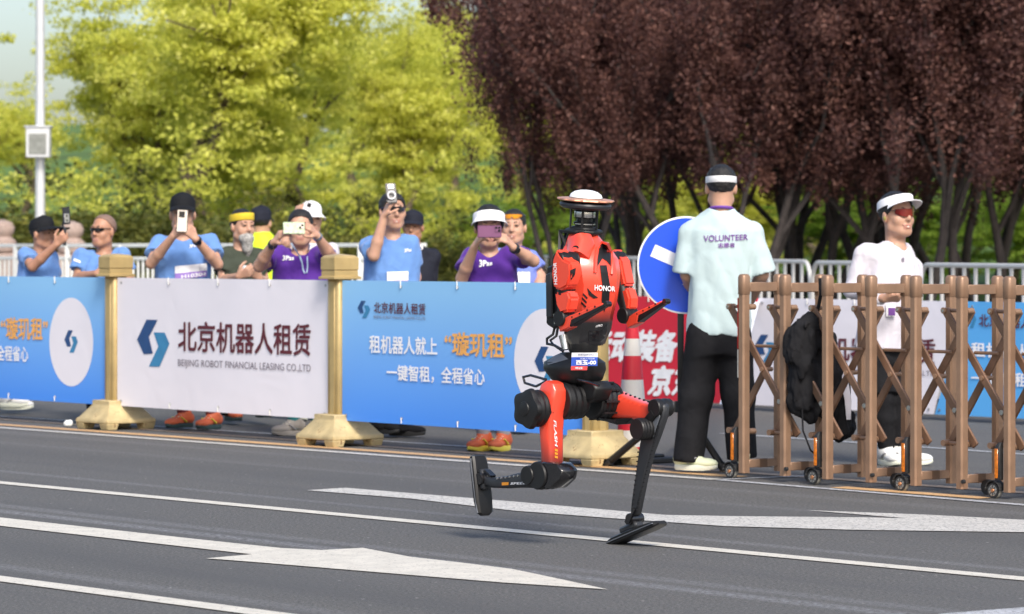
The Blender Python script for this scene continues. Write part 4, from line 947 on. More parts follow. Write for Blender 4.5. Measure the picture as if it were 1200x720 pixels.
    if shoes:
        for j, (h, kn, an) in enumerate(KN):
            f = Vector((an.x, an.y, an.z - 0.075)); fd = nrm(shoe_tip[j]) if shoe_tip else fb; sdv = Vector((-fd.y, fd.x, 0)).normalized(); ax = (sdv, fd, sdv.cross(fd) if sdv.cross(fd).z > 0 else -sdv.cross(fd))
            U = Blob(); u = ax[2]
            U.ell(f - fd * 0.035 + u * 0.062, (0.040, 0.058, 0.045), ax, 0.02); U.cone(f - fd * 0.01 + u * 0.085, f + fd * 0.05 + u * 0.06, 0.040, 0.036, 0.02); U.ell(f + fd * 0.115 + u * 0.042, (0.046, 0.075, 0.030), ax, 0.03); U.cone(f + u * 0.07, f + u * 0.115, 0.043, 0.045, 0.02, flat=(False, True))
            V, Qf = U.mesh(0.0085); so = np_mesh("shoe", V, Qf, shoe, root)
            b = MB(); n = 18; rings = []
            for z, g in ((0.0, 0.96), (0.008, 1.0), (0.026, 1.0), (0.031, 0.97)):
                rings.append([f + fd * (0.052 + 0.138 * g * math.cos(2 * math.pi * k / n)) + ax[0] * ((0.046 + 0.005 * math.cos(2 * math.pi * k / n)) * g * math.sin(2 * math.pi * k / n)) + u * (z + (0.014 * max(0, math.cos(2 * math.pi * k / n)) ** 3 if z < 0.02 else 0.006 * max(0, math.cos(2 * math.pi * k / n)))) for k in range(n)])
            b.loft(rings); b.build("sole", sole, so)
            b = MB()
            for q in range(4): lc = f + fd * (0.035 + 0.022 * q) + u * (0.100 - 0.011 * q); b.bar(lc - ax[0] * 0.022, lc + ax[0] * 0.022, 0.006, 0.008, fd)
            b.build("laces", M_WSOLE if shoe is not M_BLACK else M_BLK, so)["kind"] = "stuff"
            b = MB()
            for q in (-1, 1): b.bar(f + fd * 0.02 + ax[0] * (0.041 * q) + u * 0.04, f + fd * 0.075 + ax[0] * (0.040 * q) + u * 0.075, 0.014, 0.006, ax[0])
            b.build("side_stripe", M_YESH if shoe is M_ORSH else M_GREYS, so)
    o = Body(); o.root, o.body, o.shirt, o.hp, o.HA, o.S, o.nb, o.T, o.AR, o.P, o.hc, o.SH = root, body, shirt, hp, HA, S, nb, T, AR, P, hc, SH
    return o
def visor(p, m, z=0.048, tilt=0.10, rr=1.0, brim=0.075, top=False, hgt=0.042, name="sun_visor", droop=0.25):
    """band round the head with a curved peak; top=True closes it into a cap"""
    n = 36; h = lambda a, r, zz: p.hp(0.086 * rr * r * math.sin(a), -0.010 + 0.106 * rr * r * math.cos(a), z + zz + tilt * 0.1 * math.cos(a))
    b = MB(); rings = [[h(2 * math.pi * k / n, r, zz) for k in range(n)] for r, zz in ((1.0, 0), (1.02, 0), (1.0, hgt * 0.8 + 0.004), (0.97, hgt))]
    if top: rings += [[h(2 * math.pi * k / n, r, zz) for k in range(n)] for r, zz in ((0.88, hgt + 0.02), (0.65, hgt + 0.037), (0.35, hgt + 0.046), (0.02, hgt + 0.049))]; b.loft(rings)
    else: b.loft(rings + [[h(2 * math.pi * k / n, 0.955, hgt * 0.9) for k in range(n)], [h(2 * math.pi * k / n, 0.985, 0) for k in range(n)], rings[0]], caps=False)
    o = b.build(name, m, p.root, smooth=50)
    b = MB(); tops, bots = [], []
    for j in range(7):
        q = j / 6; row = []
        for k in range(21):
            a = -1.15 + 2.3 * k / 20; w_ = math.cos(a * 1.25) ** 0.6 if abs(a) < 1.25 else 0
            r = 1.0 + q * brim / 0.1 * max(0, w_); row.append(h(a, r, 0.010 - droop * q * 0.06 - 0.012 * q * (a / 1.15) ** 2 * 2))
        tops.append(row)
    vs = [v for r in tops for v in r]; up = p.HA[2] * 0.004; vs2 = [v - up for v in vs]
    fs = [(j * 21 + k, j * 21 + k + 1, (j + 1) * 21 + k + 1, (j + 1) * 21 + k) for j in range(6) for k in range(20)]
    edge = [(6 * 21 + k, 6 * 21 + k + 1, 147 + 6 * 21 + k + 1, 147 + 6 * 21 + k) for k in range(20)]
    b._add(vs + vs2, fs + [tuple(147 + i for i in f[::-1]) for f in fs] + edge); b.build("peak", m, o, smooth=50); return o
def headband(p, m, z=0.05, hgt=0.034, name="headband", tilt=0.1, r0=1.03):
    n = 36; b = MB(); h = lambda a, r, zz: p.hp(0.084 * r * math.sin(a), -0.012 + 0.104 * r * math.cos(a), z + zz + tilt * 0.1 * math.cos(a))
    R_ = [[h(2 * math.pi * k / n, r0 * r, zz) for k in range(n)] for r, zz in ((0.98, 0), (1.01, 0.003), (1.0, hgt), (0.965, hgt), (0.97, 0))]
    b.loft(R_, caps=False); return b.build(name, m, p.root, smooth=50)
def shades(p, m, z=0.004, wrap=1.0, name="sunglasses", fwd=0.0, split=True, hgt=0.016):
    b = MB(); n = 12; top, bot = [], []
    for k in range(n + 1):
        q = -1 + 2 * k / n; x = 0.066 * q; y = 0.112 + fwd - 0.035 * abs(q) ** 2.2 * wrap; s = (hgt if not split else hgt * (0.45 + 0.55 * min(1, abs(q) * 6))) * (1 - 0.45 * abs(q) ** 3)
        top.append(p.hp(x, y, z + hgt * 0.7)); bot.append(p.hp(x * 0.96, y - 0.004, z + hgt * 0.7 - 2 * s))
    off = -p.HA[1] * (0.004 * p.S)
    b.loft([top, bot, [v + off for v in bot], [v + off for v in top], top], caps=False, close=False)
    o = b.build(name, m, p.root, smooth=60)
    b = MB()
    for i in (-1, 1): b = MB(); b.tube([p.hp(0.065 * i, 0.076 + fwd, z + 0.008), p.hp(0.079 * i, 0.03, z + 0.010), p.hp(0.081 * i, -0.01, z + 0.004)], 0.0028, 6); b.build("temple", M_GLASS_D, o)
    return o
def smile(p, w_=0.026):
    b = MB(); b.loft([[p.hp(w_ * q, 0.0935 - 0.010 * q * q, -0.069 + 0.008 * q * q - s_ * (0.0065 * (1 - q * q) + 0.0006)) for q in np.linspace(-1, 1, 9)] + [p.hp(w_ * q, 0.0885 - 0.010 * q * q, -0.069 + 0.008 * q * q - s_ * (0.0065 * (1 - q * q) + 0.0006)) for q in np.linspace(1, -1, 9)] for s_ in (0, 1)])
    b.build("teeth", mat("teeth", (0.72, 0.68, 0.60), 0.4), p.root)
    for dz in (0.003, -0.0105):
        b = MB(); b.tube([p.hp(w_ * 1.1 * q, 0.0935 - 0.010 * q * q, -0.069 + 0.008 * q * q + dz * (1 - 0.8 * q * q)) for q in np.linspace(-1, 1, 9)], 0.0032, 6); b.build("lip", M_LIP, p.root)
def phone(label, c, ax, size, m, lens=None, parent=None):
    """ax = (width, thickness towards the camera, height) triad"""
    o = MB(); o.box(c, size, ax); f = o.build("phone", m, None, bevel=0.006, seg=2); tag(f, label, "phone", "phones held up by spectators")
    b = MB(); b.box(c - ax[1] * (size[1] / 2 + 0.0008), (size[0] * 0.9, 0.001, size[2] * 0.94), ax) ; b.build("screen", M_PHB, f)
    if lens:
        cx, cz, sx, sz, lm, dots = lens; q = c + ax[1] * (size[1] / 2 + 0.002) + ax[0] * cx + ax[2] * cz; b = MB(); b.box(q, (sx, 0.005, sz), ax); cb = b.build("camera_bump", lm, f, bevel=0.002)
        b = MB()
        for dx, dz in dots: b.cyl(q + ax[0] * dx + ax[2] * dz, q + ax[0] * dx + ax[2] * dz + ax[1] * 0.005, 0.0075, n=12)
        b.build("camera_lens", M_GLASS_D, cb)["kind"] = "stuff"
    return f
def cam_ax(yaw=0, roll=0, tilt=0):
    """triad whose second axis looks at the camera"""
    y = Vector((math.sin(math.radians(yaw)), -math.cos(math.radians(yaw)), 0)); x = Vector((math.cos(math.radians(yaw)), math.sin(math.radians(yaw)), 0)); z = Vector((0, 0, 1))
    ax = (x, y, z); ax = rot_ax(ax, math.radians(tilt), 0); return rot_ax(ax, math.radians(-roll), 1)
def watch(p, arm, m=M_BLK, t=0.93, face=True):
    s, e, wv = p.AR[arm]; c = e + (wv - e) * t; d = (wv - e).normalized(); b = MB(); b.cyl(c - d * 0.010, c + d * 0.010, 0.0345, 0.033, 16); o = b.build("watch", m, p.root)
    if face:
        q = (EYE - c).normalized(); q = (q - d * q.dot(d)).normalized(); b = MB(); b.cyl(c + q * 0.032, c + q * 0.041, 0.019, n=14); b.build("watch_face", M_GLASS_D, o)
    return o
def print_on(p, body, quad, m, bold=0.0, shear=0.0, name="lettering", lift=0.006):
    V, T, _ = text_mesh(body, bold, shear); o = lay(name, V, T, quad, bvh_of([p.shirt]), m, p.root, lift); o["kind"] = "stuff"; return o
def bib(p, x0, x1, y0, y1, skew=0, band=None, txt=None):
    t = bvh_of([p.shirt]); q = [(x0, y1 + skew), (x1, y1 - skew), (x1, y0 - skew), (x0, y0 + skew)]
    V, T = poly_grid([(0, 0), (1, 0), (1, 1), (0, 1)], 0.125); o = lay("race_bib", V, T, q, t, M_BIB, p.root, 0.009)
    if band: lay("bib_band", V, T, [(x0, y1 + skew), (x1, y1 - skew), (x1, y1 - skew - band), (x0, y1 + skew - band)], t, M_BIBP, o, 0.011)
    if txt:
        Vt, Tt, _ = text_mesh(txt, 0.03); a = lay("bib_number", Vt, Tt, [(x0 + (x1 - x0) * 0.2, y1 + skew - 1), (x1 - 1, y1 - skew - 1), (x1 - 1, y1 - skew - 5.4), (x0 + (x1 - x0) * 0.2, y1 + skew - 5.4)], t, M_INKW if band else M_PURPLE_INK, o, 0.014); a["kind"] = "stuff"
    return o

# --- 1 man in the black sun visor filming with a hand gimbal
p = person("man in a black sun visor filming with a phone on a stick gimbal", 26.6, (50, 274), 58, 35, pitch=2, hips=(38, 385), sh=[(30, 298, -0.08), (59, 301, 0.12)], hs=0.98,
    arms=[dict(el=(38, 313, -0.22), wr=(66, 287, -0.30), to=(75, 277, -0.32), n=(0.6, 0.2, 0.7), th=(0, 0, 1), curl=1.0), dict(el=(62, 335, 0.1), wr=(58, 372, 0.05), to=(57, 388, 0.03), n=(0, 1, 0), th=(0, -1, 0), curl=0.3)],
    feet=[(8, 477), (12, 480)], shoe=M_WSH, sole=M_WSOLE, skin=M_SKIN_T, shorts=True, hair="short", seed=3, shoe_tip=[(1, -0.3, 0), (1, -0.2, 0)])
visor(p, M_CAPB, brim=0.14, hgt=0.052, z=0.036, droop=0.25, top=True, name="sun_visor")
b = MB(); a = W(75.5, 288, 26.3); c = W(76, 268, 26.3); b.cyl(a, c, 0.014, 0.012, 12); g1 = tag(b.build("phone_gimbal", M_PHB), "black stick gimbal in the hand of the man in the black sun visor", "gimbal")
b = MB(); b.tube([c, W(73.5, 265, 26.3), W(74, 260, 26.3)], 0.008, 8); b.build("gimbal_arm", M_PHB, g1)
phone("black phone clamped upright on the gimbal at the left", W(77.6, 252.8, 26.28), cam_ax(35, -4), (0.066, 0.010, 0.135), M_PHB, (0, -0.02, 0.045, 0.07, M_CHR, [(0, 0.018), (0, -0.018)]))
# --- 2 shaved head, sunglasses
p = person("shaven man in dark sunglasses and blue tee by the left gilt post", 25.6, (121, 271), -32, 5, pitch=4, hips=(120, 385), sh=[(95, 300), (143, 298)], skin=M_SKIN_T, hair="shaved", hs=1.0, seed=4,
    arms=[dict(el=(91, 326, -0.05), wr=(113, 321, -0.28), to=(122, 317, -0.30), n=(0.3, 0.8, -0.5), th=(0, 0, 1), curl=0.6), dict(el=(152, 330, 0), wr=(140, 345, -0.25), to=(130, 345, -0.28), n=(-0.3, 0.8, -0.5), th=(0, 0, 1), curl=0.6)], feet=[(112, 489), (132, 491)], shoe=M_MAROONS, sole=M_DKSOLE)
shades(p, M_GLASS_D, z=0.006, hgt=0.015)
lay("sleeve_mark", [(0, 0), (1, 0), (1, 1), (0, 1)], [(0, 1, 2, 3)], [(86, 305.5), (94, 308.5), (94.5, 306), (87, 303)], bvh_of([p.shirt]), M_INKW, p.root, 0.012)
# --- 3 black cap, cream phone
p = person("man in a black cap and blue tee holding up a cream phone", 24.3, (214, 251), 4, 0, pitch=3, hips=(214, 385), sh=[(187, 284), (246, 283)], hs=1.04, chest=1.12, seed=5,
    arms=[dict(el=(177, 309, -0.16), wr=(203, 277, -0.33), to=(213, 267, -0.36), n=(0.7, 0.3, 0.2), th=(0, 0.2, 1), curl=0.75), dict(el=(255, 310, -0.16), wr=(229, 280, -0.33), to=(219, 269, -0.37), n=(-0.7, 0.3, 0.2), th=(0, 0.2, 1), curl=0.75)],
    feet=[(216, 501), (250, 502.5)], shoe=M_ORSH, sole=M_DKSOLE, sock=M_MAROONS, shorts=True, shoe_tip=[(-0.6, -0.8, 0), (-0.5, -0.8, 0)])
visor(p, M_CAPB, brim=0.07, hgt=0.058, z=0.034, top=True, name="cap", droop=0.5)
phone("cream phone held upright by the man in the black cap", W(213.6, 259, 23.86), cam_ax(0, 3), (0.078, 0.010, 0.158), M_PHC, (-0.004, 0.045, 0.040, 0.042, M_PHB, [(0.008, 0.008), (-0.008, -0.008), (-0.008, 0.008)]))
watch(p, 1); bib(p, 205, 242.5, 310.5, 326, 1.8, 7, "H10304"); print_on(p, "3Pas", [(222, 291), (231, 289), (231, 286), (222, 287)], M_INKW, 0.02)
# --- 4 yellow headband and beard
p = person("man with yellow headband and long grey beard in a dark olive tee", 25.0, (284, 265), 34, 25, hips=(282, 390), sh=[(262, 299, -0.05), (304, 301, 0.08)], top=M_OLIVE, hs=1.0, seed=6,
    arms=[dict(el=(261, 330, -0.1), wr=(279, 324, -0.3), to=(291, 319, -0.32), n=(0.2, 0.9, 0.4), th=(0, 0, 1), curl=0.9), dict(el=(310, 332, 0.05), wr=(304, 326, -0.2), to=(297, 320, -0.25), n=(-0.3, 0.8, 0.2), th=(0, 0, 1), curl=0.9)], feet=[(270, 493), (306, 489)], shoe=M_ORSH, sole=M_DKSOLE)
headband(p, M_YELB, z=0.030, hgt=0.052, tilt=0.15)
Bd = Blob(); Bd.ell(p.hp(0, 0.050, -0.080), (0.056, 0.048, 0.038), p.HA, 0.03); Bd.cone(p.hp(0, 0.066, -0.10), p.hp(0.004, 0.066, -0.165), 0.048, 0.034, 0.03); Bd.cone(p.hp(0.004, 0.066, -0.165), p.hp(0.012, 0.06, -0.225), 0.032, 0.010, 0.02)
V, Qf = Bd.mesh(0.006, fold=wrinkle(0.006, 120, 9, (1, 1, 0.15))); np_mesh("beard", V, Qf, M_BEARD, p.root)
print_on(p, "跑团", [(284, 317), (299, 317), (299, 311), (284, 311)], M_INKW, 0.02)
# --- 5 lime vest, back turned
p = person("person in a lime vest and dark cap turned away from the road", 29.0, (306, 261), 170, 160, neck_h=-0.055, hips=(306, 380), top=M_DARKBLUE, face=False, seed=7, feet=[(297, 470), (315, 470)], arms=[dict(el=(286, 318, 0.1), wr=(292, 350, 0), to=(293, 362, 0), th=(0, -1, 0)), dict(el=(328, 318, 0.1), wr=(322, 350, 0), to=(321, 362, 0), th=(0, -1, 0))])
visor(p, M_DARKBLUE, brim=0.06, hgt=0.06, z=0.03, top=True, name="cap")
Vs = Blob(); Lz = (p.nb - Vector((p.nb.x, p.nb.y, 0.85))).length
Vs.loft(Vector((p.nb.x, p.nb.y, p.nb.z - 0.5)), p.T, [(0, 0.185, 0.14, 0), (0.3, 0.185, 0.143, 0), (0.44, 0.165, 0.118, 0), (0.50, 0.115, 0.095, 0), (0.53, 0.08, 0.08, 0)], 0.02)
V, Qf = Vs.mesh(0.011, fold=wrinkle(0.008, 15, 8)); np_mesh("vest", V, Qf, M_LIME, p.root)
# --- 6b white cap behind the purple polo
p = person("person in a white cap raising a white phone behind the woman in the purple polo", 25.6, (364, 257), 20, 10, hips=(362, 390), top=M_WHITE, hs=0.97, seed=8, sh=[(338, 293), (388, 294)],
    arms=[dict(el=(334, 285, -0.15), wr=(345, 255, -0.12), to=(351, 245, -0.12), n=(0.6, 0.5, 0.2), th=(0.5, 0, 0.5), curl=0.7), dict(el=(393, 325, 0), wr=(388, 350, -0.1), to=(386, 362, -0.1), th=(0, -1, 0))], feet=[(352, 492), (377, 494)], shoe=M_GRSH)
visor(p, M_CAPW, brim=0.075, hgt=0.055, z=0.030, top=True, name="cap", droop=0.5)
phone("small white phone held above the head of the woman in the purple polo", W(361, 243.6, 25.3), cam_ax(10, 20), (0.07, 0.01, 0.085), M_CAPW, (0.0, 0.02, 0.03, 0.03, M_PHB, [(0, 0)]))
# --- 6 purple polo, pastel phone
p = person("woman in a purple polo with pale lanyard filming with a pastel phone", 23.6, (352, 267), 2, 0, pitch=2, hips=(353, 392), sh=[(328, 297), (376, 296)], top=M_PURP, hair="short", hs=1.04, chest=1.10, belly=1.3, wide=0.02, seed=10,
    arms=[dict(el=(304, 312, -0.12), wr=(321, 284, -0.30), to=(331, 271, -0.36), n=(0.8, 0.2, -0.1), th=(0, -0.3, -1), curl=0.7, k=1.1), dict(el=(389, 303, -0.12), wr=(371, 276, -0.30), to=(361, 264, -0.36), n=(-0.8, 0.2, -0.2), th=(0, -0.3, -1), curl=0.7, k=1.1)],
    feet=[(345, 512), (372, 510)], shoe=M_GRSH, sole=M_GRSH, sock=M_TEAL, shorts=True, shoe_tip=[(-0.7, -0.6, 0), (0.2, -1, 0)])
phone("pastel green phone held sideways by the woman in the purple polo", W(344.5, 267.5, 23.16), cam_ax(0, 0), (0.15, 0.010, 0.082), M_PHG, (0.05, 0.012, 0.032, 0.036, M_PHC, [(0.007, 0.008), (-0.007, -0.008)]))
watch(p, 0); watch(p, 1, M_CHR, 0.95, False)
ly = MB(); tt = bvh_of([p.shirt])
def on(tr, px, py, lift=0.006, fall=23.4):
    r = (W(px, py, 20) - EYE).normalized(); h, *_ = tr.ray_cast(EYE, r); return (h if h is not None else EYE + r * fall) - r * lift
ly.tube([on(tt, *q) for q in ((341, 285), (345, 291), (351, 300), (354, 308), (355, 316), (357, 320.5), (359.5, 320), (360.5, 312), (360, 302), (361, 294), (363, 287))], 0.005, 6); ly.build("lanyard", M_LANY, p.root)
print_on(p, "3Pas", [(331, 305.5), (344.5, 305), (344.5, 300), (331, 299.5)], M_INKW, 0.04, 0.1)
# --- 8 police officer
p = person("officer in a dark uniform and cap standing behind the man raising his phone", 28.2, (484, 266), -8, 15, hips=(487, 388), top=M_DARKBLUE, skin=M_SKIN_T, seed=12, sleeve=1.9, hs=1.0, feet=[(474, 478), (500, 478)],
    arms=[dict(el=(466, 325, 0.05), wr=(472, 358, -0.1), to=(474, 370, -0.12), th=(0, -1, 0)), dict(el=(505, 325, 0.05), wr=(502, 358, -0.05), to=(501, 370, -0.08), th=(0, -1, 0))])
visor(p, M_DARKBLUE, brim=0.06, hgt=0.055, z=0.032, top=True, name="cap", droop=0.4)
n = 14; pts = [(0.5, 0.5)] + [(0.5 + 0.5 * math.cos(2 * math.pi * k / n), 0.5 + 0.5 * math.sin(2 * math.pi * k / n) * (0.8 if k > 7 else 1)) for k in range(n)]
lay("arm_badge", pts, [(0, 1 + k, 1 + (k + 1) % n) for k in range(n)], [(487, 294.5), (496, 294.5), (496, 285.5), (487, 285.5)], bvh_of([p.shirt]), M_CAPW, p.root, 0.012)
# --- 7 blue tee, raised phone
p = person("man in sunglasses and blue tee raising his phone overhead", 23.3, (460, 248), 18, 8, pitch=4, hips=(456, 388), sh=[(432, 287), (480, 285)], hs=1.03, chest=1.08, hair="full", seed=14, wide=0.012,
    arms=[dict(el=(438, 300, -0.24), wr=(450, 254, -0.26), to=(456, 240, -0.27), n=(0.9, 0.3, 0.1), th=(0.6, -0.5, 0.4), curl=0.7), dict(el=(487, 325, 0.05), wr=(480, 360, -0.12), to=(478, 375, -0.15), n=(-0.5, 0.8, 0), th=(0, -1, 0), curl=0.4)],
    feet=[(448, 508), (469, 511)], shoe=M_BLACK, sole=M_BLK, shoe_tip=[(0.6, -0.8, 0), (0.9, -0.4, 0)])
smile(p); shades(p, M_GLASS_D, z=0.010, hgt=0.017)
phone("dark phone raised in front of the smiling man's hair", W(458.5, 226.5, 23.0), cam_ax(15, -2, -18), (0.072, 0.010, 0.14), M_PHB, (0.0, 0.045, 0.04, 0.03, M_CHR, [(0.008, 0), (-0.008, 0)]))
b = MB(); q = W(458.8, 229, 22.97); ax = cam_ax(15, 0); b.tube([q + (ax[0] * math.cos(a) + ax[2] * math.sin(a)) * 0.025 for a in np.linspace(0, 6.283, 20)], 0.005, 6); tag(b.build("phone_ring", M_CAPW), "white ring grip on the back of the raised dark phone", "ring grip")
bib(p, 453.5, 478.5, 318.5, 330.5, 0.3, 1.5); print_on(p, "3Pas", [(474, 296), (482, 295), (482, 290.5), (474, 292)], M_INKW, 0.02)
# --- 10 man with orange sunglasses on his head
p = person("smiling man with orange sunglasses pushed up on his head", 23.8, (602, 266), -8, -5, pitch=3, hips=(600, 390), sh=[(578, 300), (621, 302)], hs=1.0, seed=15, hair="short", top=mat("blue_violet_tee", srgb(112, 128, 206), 0.85),
    arms=[dict(el=(572, 335, 0.05), wr=(580, 355, -0.2), to=(586, 362, -0.22), th=(0, 0, 1)), dict(el=(633, 324, -0.02), wr=(630, 352, -0.2), to=(628, 366, -0.22), n=(-0.5, 0.8, 0), th=(0, -1, 0), curl=0.4)], feet=[(594, 503), (612, 505)])
smile(p); shades(p, M_GLASS_O, z=0.070, fwd=-0.012, hgt=0.015, name="orange_sunglasses"); bib(p, 604, 621, 319, 333, 0)
print_on(p, "北京", [(605, 313), (619, 313.5), (619, 309), (605, 308.5)], M_INKW, 0.03)
# --- 9 purple tee, white visor
p = person("woman in white visor and purple tee filming with a purple phone", 21.8, (573, 266), 3, 2, pitch=-2, hips=(576, 392), sh=[(553, 300), (601, 297)], top=M_PURP, hair="bob", hs=1.05, seed=16, chest=1.02,
    arms=[dict(el=(541, 327, -0.12), wr=(556, 290, -0.28), to=(564, 275, -0.34), n=(0.8, 0.1, -0.1), th=(0, -0.3, 1), curl=0.65), dict(el=(625, 306, -0.12), wr=(601, 290, -0.28), to=(588, 275, -0.34), n=(-0.8, 0.1, -0.1), th=(0, -0.3, 1), curl=0.65)],
    feet=[(567, 529), (590, 530)], shoe=M_ORSH, sole=M_YESH, sock=M_GREYS, shorts=True, shoe_tip=[(-0.5, -0.9, 0), (-0.4, -0.9, 0)])
visor(p, M_CAPW, brim=0.07, hgt=0.046, z=0.030, droop=0.35, tilt=0.30, rr=1.12)
phone("purple phone held sideways by the woman in the white visor", W(573.5, 271.5, 21.38), cam_ax(0, 0, 6), (0.150, 0.010, 0.078), M_PHP, (0.052, 0.016, 0.036, 0.036, M_PHP, [(0.009, 0.009), (-0.009, 0.009), (0.009, -0.009)]))
watch(p, 1); print_on(p, "3Pas", [(561.5, 313.5), (577, 311), (577, 306), (561.5, 304.5)], M_INKW, 0.05)
# --- 11 volunteer seen from behind
p = person("volunteer in pale mint tee and black trousers seen from behind", 19.6, (845, 219), 178, 180, hips=(843, 388), sh=[(881, 272), (808, 272)], top=M_MINT, face=False, hs=1.02, chest=0.98, wide=0.012, hem=0.02, seed=18, sleeve=0.95, sleeve_r=1.2, neckcut=0.85, neck_h=-0.03,
    arms=[dict(el=(893, 322, 0.02), wr=(880, 352, 0.28), to=(868, 352, 0.33), th=(0, 0, 1)), dict(el=(805, 322, 0.02), wr=(816, 350, 0.28), to=(828, 350, 0.33), th=(0, 0, 1))],
    feet=[(870, 546), (806, 551)], shoe=mat("pale_lime_shoe", (0.70, 0.74, 0.50), 0.7), sole=M_WSOLE, shoe_tip=[(-0.2, 1, 0), (0.5, -0.3, 0)])
headband(p, M_CAPW, z=0.018, hgt=0.036, tilt=-0.06); print_on(p, "VOLUNTEER", [(824.5, 283.5), (876.5, 281.5), (876.5, 274.8), (824.5, 276)], M_PURPLE_INK, 0.012); print_on(p, "志愿者", [(841.5, 290.7), (861.5, 290), (861.5, 284.4), (841.5, 285)], M_PURPLE_INK, 0.02)
b = MB(); b.tube([p.nb + p.T[2] * 0.012 + p.T[0] * (0.064 * math.cos(a)) + p.T[1] * (0.066 * math.sin(a)) + p.T[2] * (0.012 * math.sin(a)) * -1 for a in np.linspace(0, 6.283, 24)], 0.009, 6); b.build("lanyard", M_LANP, p.root)
# --- 12 man in the white visor
p = person("man in white visor, red sunglasses and white shirt behind the folding gate", 20.3, (1051, 252), 32, 32, pitch=5, hips=(1037, 398), sh=[(1013, 298, -0.08), (1058, 297, 0.1)], top=M_WHITE, hs=1.08, chest=1.05, seed=20, hair="full", sleeve=1.92, belly=1.12, hem=0.06,
    arms=[dict(el=(998, 341, -0.12), wr=(1036, 350, -0.34), to=(1050, 349, -0.36), n=(0.2, 0.5, 0.7), th=(0, 0, 1), curl=0.9), dict(el=(1064, 345, 0.12), wr=(1050, 385, -0.02), to=(1046, 400, -0.05), n=(-0.4, 0.6, 0), th=(0, -1, 0), curl=0.4)],
    feet=[(1038, 545), (1056, 545)], shorts=True, legs=M_BLACK, long_legs=M_BLACK, shoe=M_WSH, sole=M_WSOLE, shoe_tip=[(0.3, -0.9, 0), (0.9, -0.3, 0)])
visor(p, M_CAPW, brim=0.062, hgt=0.044, z=0.042, droop=0.12, rr=1.05, tilt=0.22); shades(p, M_GLASS_R, z=0.008, split=False, hgt=0.022, wrap=1.2)
smile(p); b = MB(); q = p.hp(-0.085, 0.0, -0.018); b.ell(q, (0.008, 0.012, 0.016), p.HA, 10, 6); b.build("earbud", mat("earbud_gold", (0.35, 0.30, 0.08), 0.4), p.root)
tr = bvh_of([p.shirt]); b = MB(); b.bar(on(tr, 1044, 356, 0.02), on(tr, 1044, 371, 0.02), 0.055, 0.004, Vector((1, 0, 0))); bd = b.build("name_badge", M_BIB, p.root); b = MB(); b.bar(on(tr, 1045, 361, 0.0235), on(tr, 1045, 370, 0.0235), 0.04, 0.003, Vector((1, 0, 0))); b.build("badge_print", M_PURPLE_INK, bd)
print_on(p, "8", [(1056.5, 307), (1060, 307), (1060, 302), (1056.5, 302)], M_INKGREY, 0.02)
# ================================================================== RUNNING ROBOT
M_RED = mat("robot_red", (0.80, 0.068, 0.034), 0.32, var=0.03, coat=0.5); M_RBLK = mat("robot_black", (0.009, 0.009, 0.010), 0.45, spec=0.4, var=0.15, scale=40); M_RGLOSS = mat("robot_gloss_black", (0.010, 0.010, 0.012), 0.18, coat=0.6)
M_RGREY = mat("robot_dark_grey", (0.032, 0.034, 0.039), 0.45, 0.2); M_SLATE = mat("robot_slate", (0.12, 0.13, 0.15), 0.5); M_SILV = mat("robot_silver", (0.62, 0.61, 0.60), 0.25, 0.9); M_COPP = mat("copper_plate", (0.62, 0.30, 0.18), 0.4, 0.5, var=0.25, scale=30); M_DOME = mat("white_dome", (0.84, 0.84, 0.83), 0.35)
RED3, BLK3 = (0.80, 0.068, 0.034), (0.014, 0.014, 0.016)
M_TORSO = two_tone("torso_paint", BLK3, RED3, 'Z', 0.955, 1.045); M_THR = two_tone("right_thigh_paint", BLK3, RED3, 'Z', 0.33, 0.47); M_THL = two_tone("left_thigh_paint", RED3, BLK3, 'X', 0.20, 0.30)
RO = Vector((0.329, 14.8, 0)); rob = thing("running_robot", "red and black humanoid robot running along the road with one leg kicked back", "robot", RO, -TH)
def RB(px, py, yl):
    """photo pixel at a known sideways offset from the robot's mid plane"""
    t = (px - CX) / F; xf = (RO.x + NR.x * yl - t * (RO.y + NR.y * yl)) / (t * ER.y - ER.x); p = RO + ER * xf + NR * yl; p.z = H - (py - YH) * p.y / F; return p
def RL(xf, yl, z): return RO + ER * xf + NR * yl + Zu * z
def sring(c, u, v, a, b_, n=20, pw=3.0):
    out = []
    for k in range(n):
        t = 2 * math.pi * k / n; cs, sn = math.cos(t), math.sin(t)
        out.append(c + u * (a * math.copysign(abs(cs) ** (2 / pw), cs)) + v * (b_ * math.copysign(abs(sn) ** (2 / pw), sn)))
    return out
def limb_loft(b, pts, n=20, pw=3.2):
    """pts: (point, half size fore-aft, half size sideways); sections square to the run of the limb"""
    rings = []
    for i, (p, a, l) in enumerate(pts):
        t = (pts[min(i + 1, len(pts) - 1)][0] - pts[max(0, i - 1)][0]).normalized(); s = (NR - t * NR.dot(t)).normalized(); f = s.cross(t).normalized(); rings.append(sring(p, f, s, a, l, n, pw))
    return b.loft(rings)
def drum(b, c, y0, y1, r, ribs=2, n=28):
    """actuator: a cylinder along the sideways axis with raised ribs"""
    prof = [(r * 0.90, y0), (r * 0.97, y0 + 0.006)]
    m = max(1, ribs * 2)
    for k in range(m + 1):
        y = y0 + 0.010 + (y1 - y0 - 0.020) * k / m; rr = r if k % 2 else r * 0.94; prof += [(rr, y - 0.002), (rr, y + 0.002)]
    prof += [(r * 0.97, y1 - 0.006), (r * 0.90, y1)]
    prof.sort(key=lambda q: q[1]); return b.lathe(prof, c, NR, n)
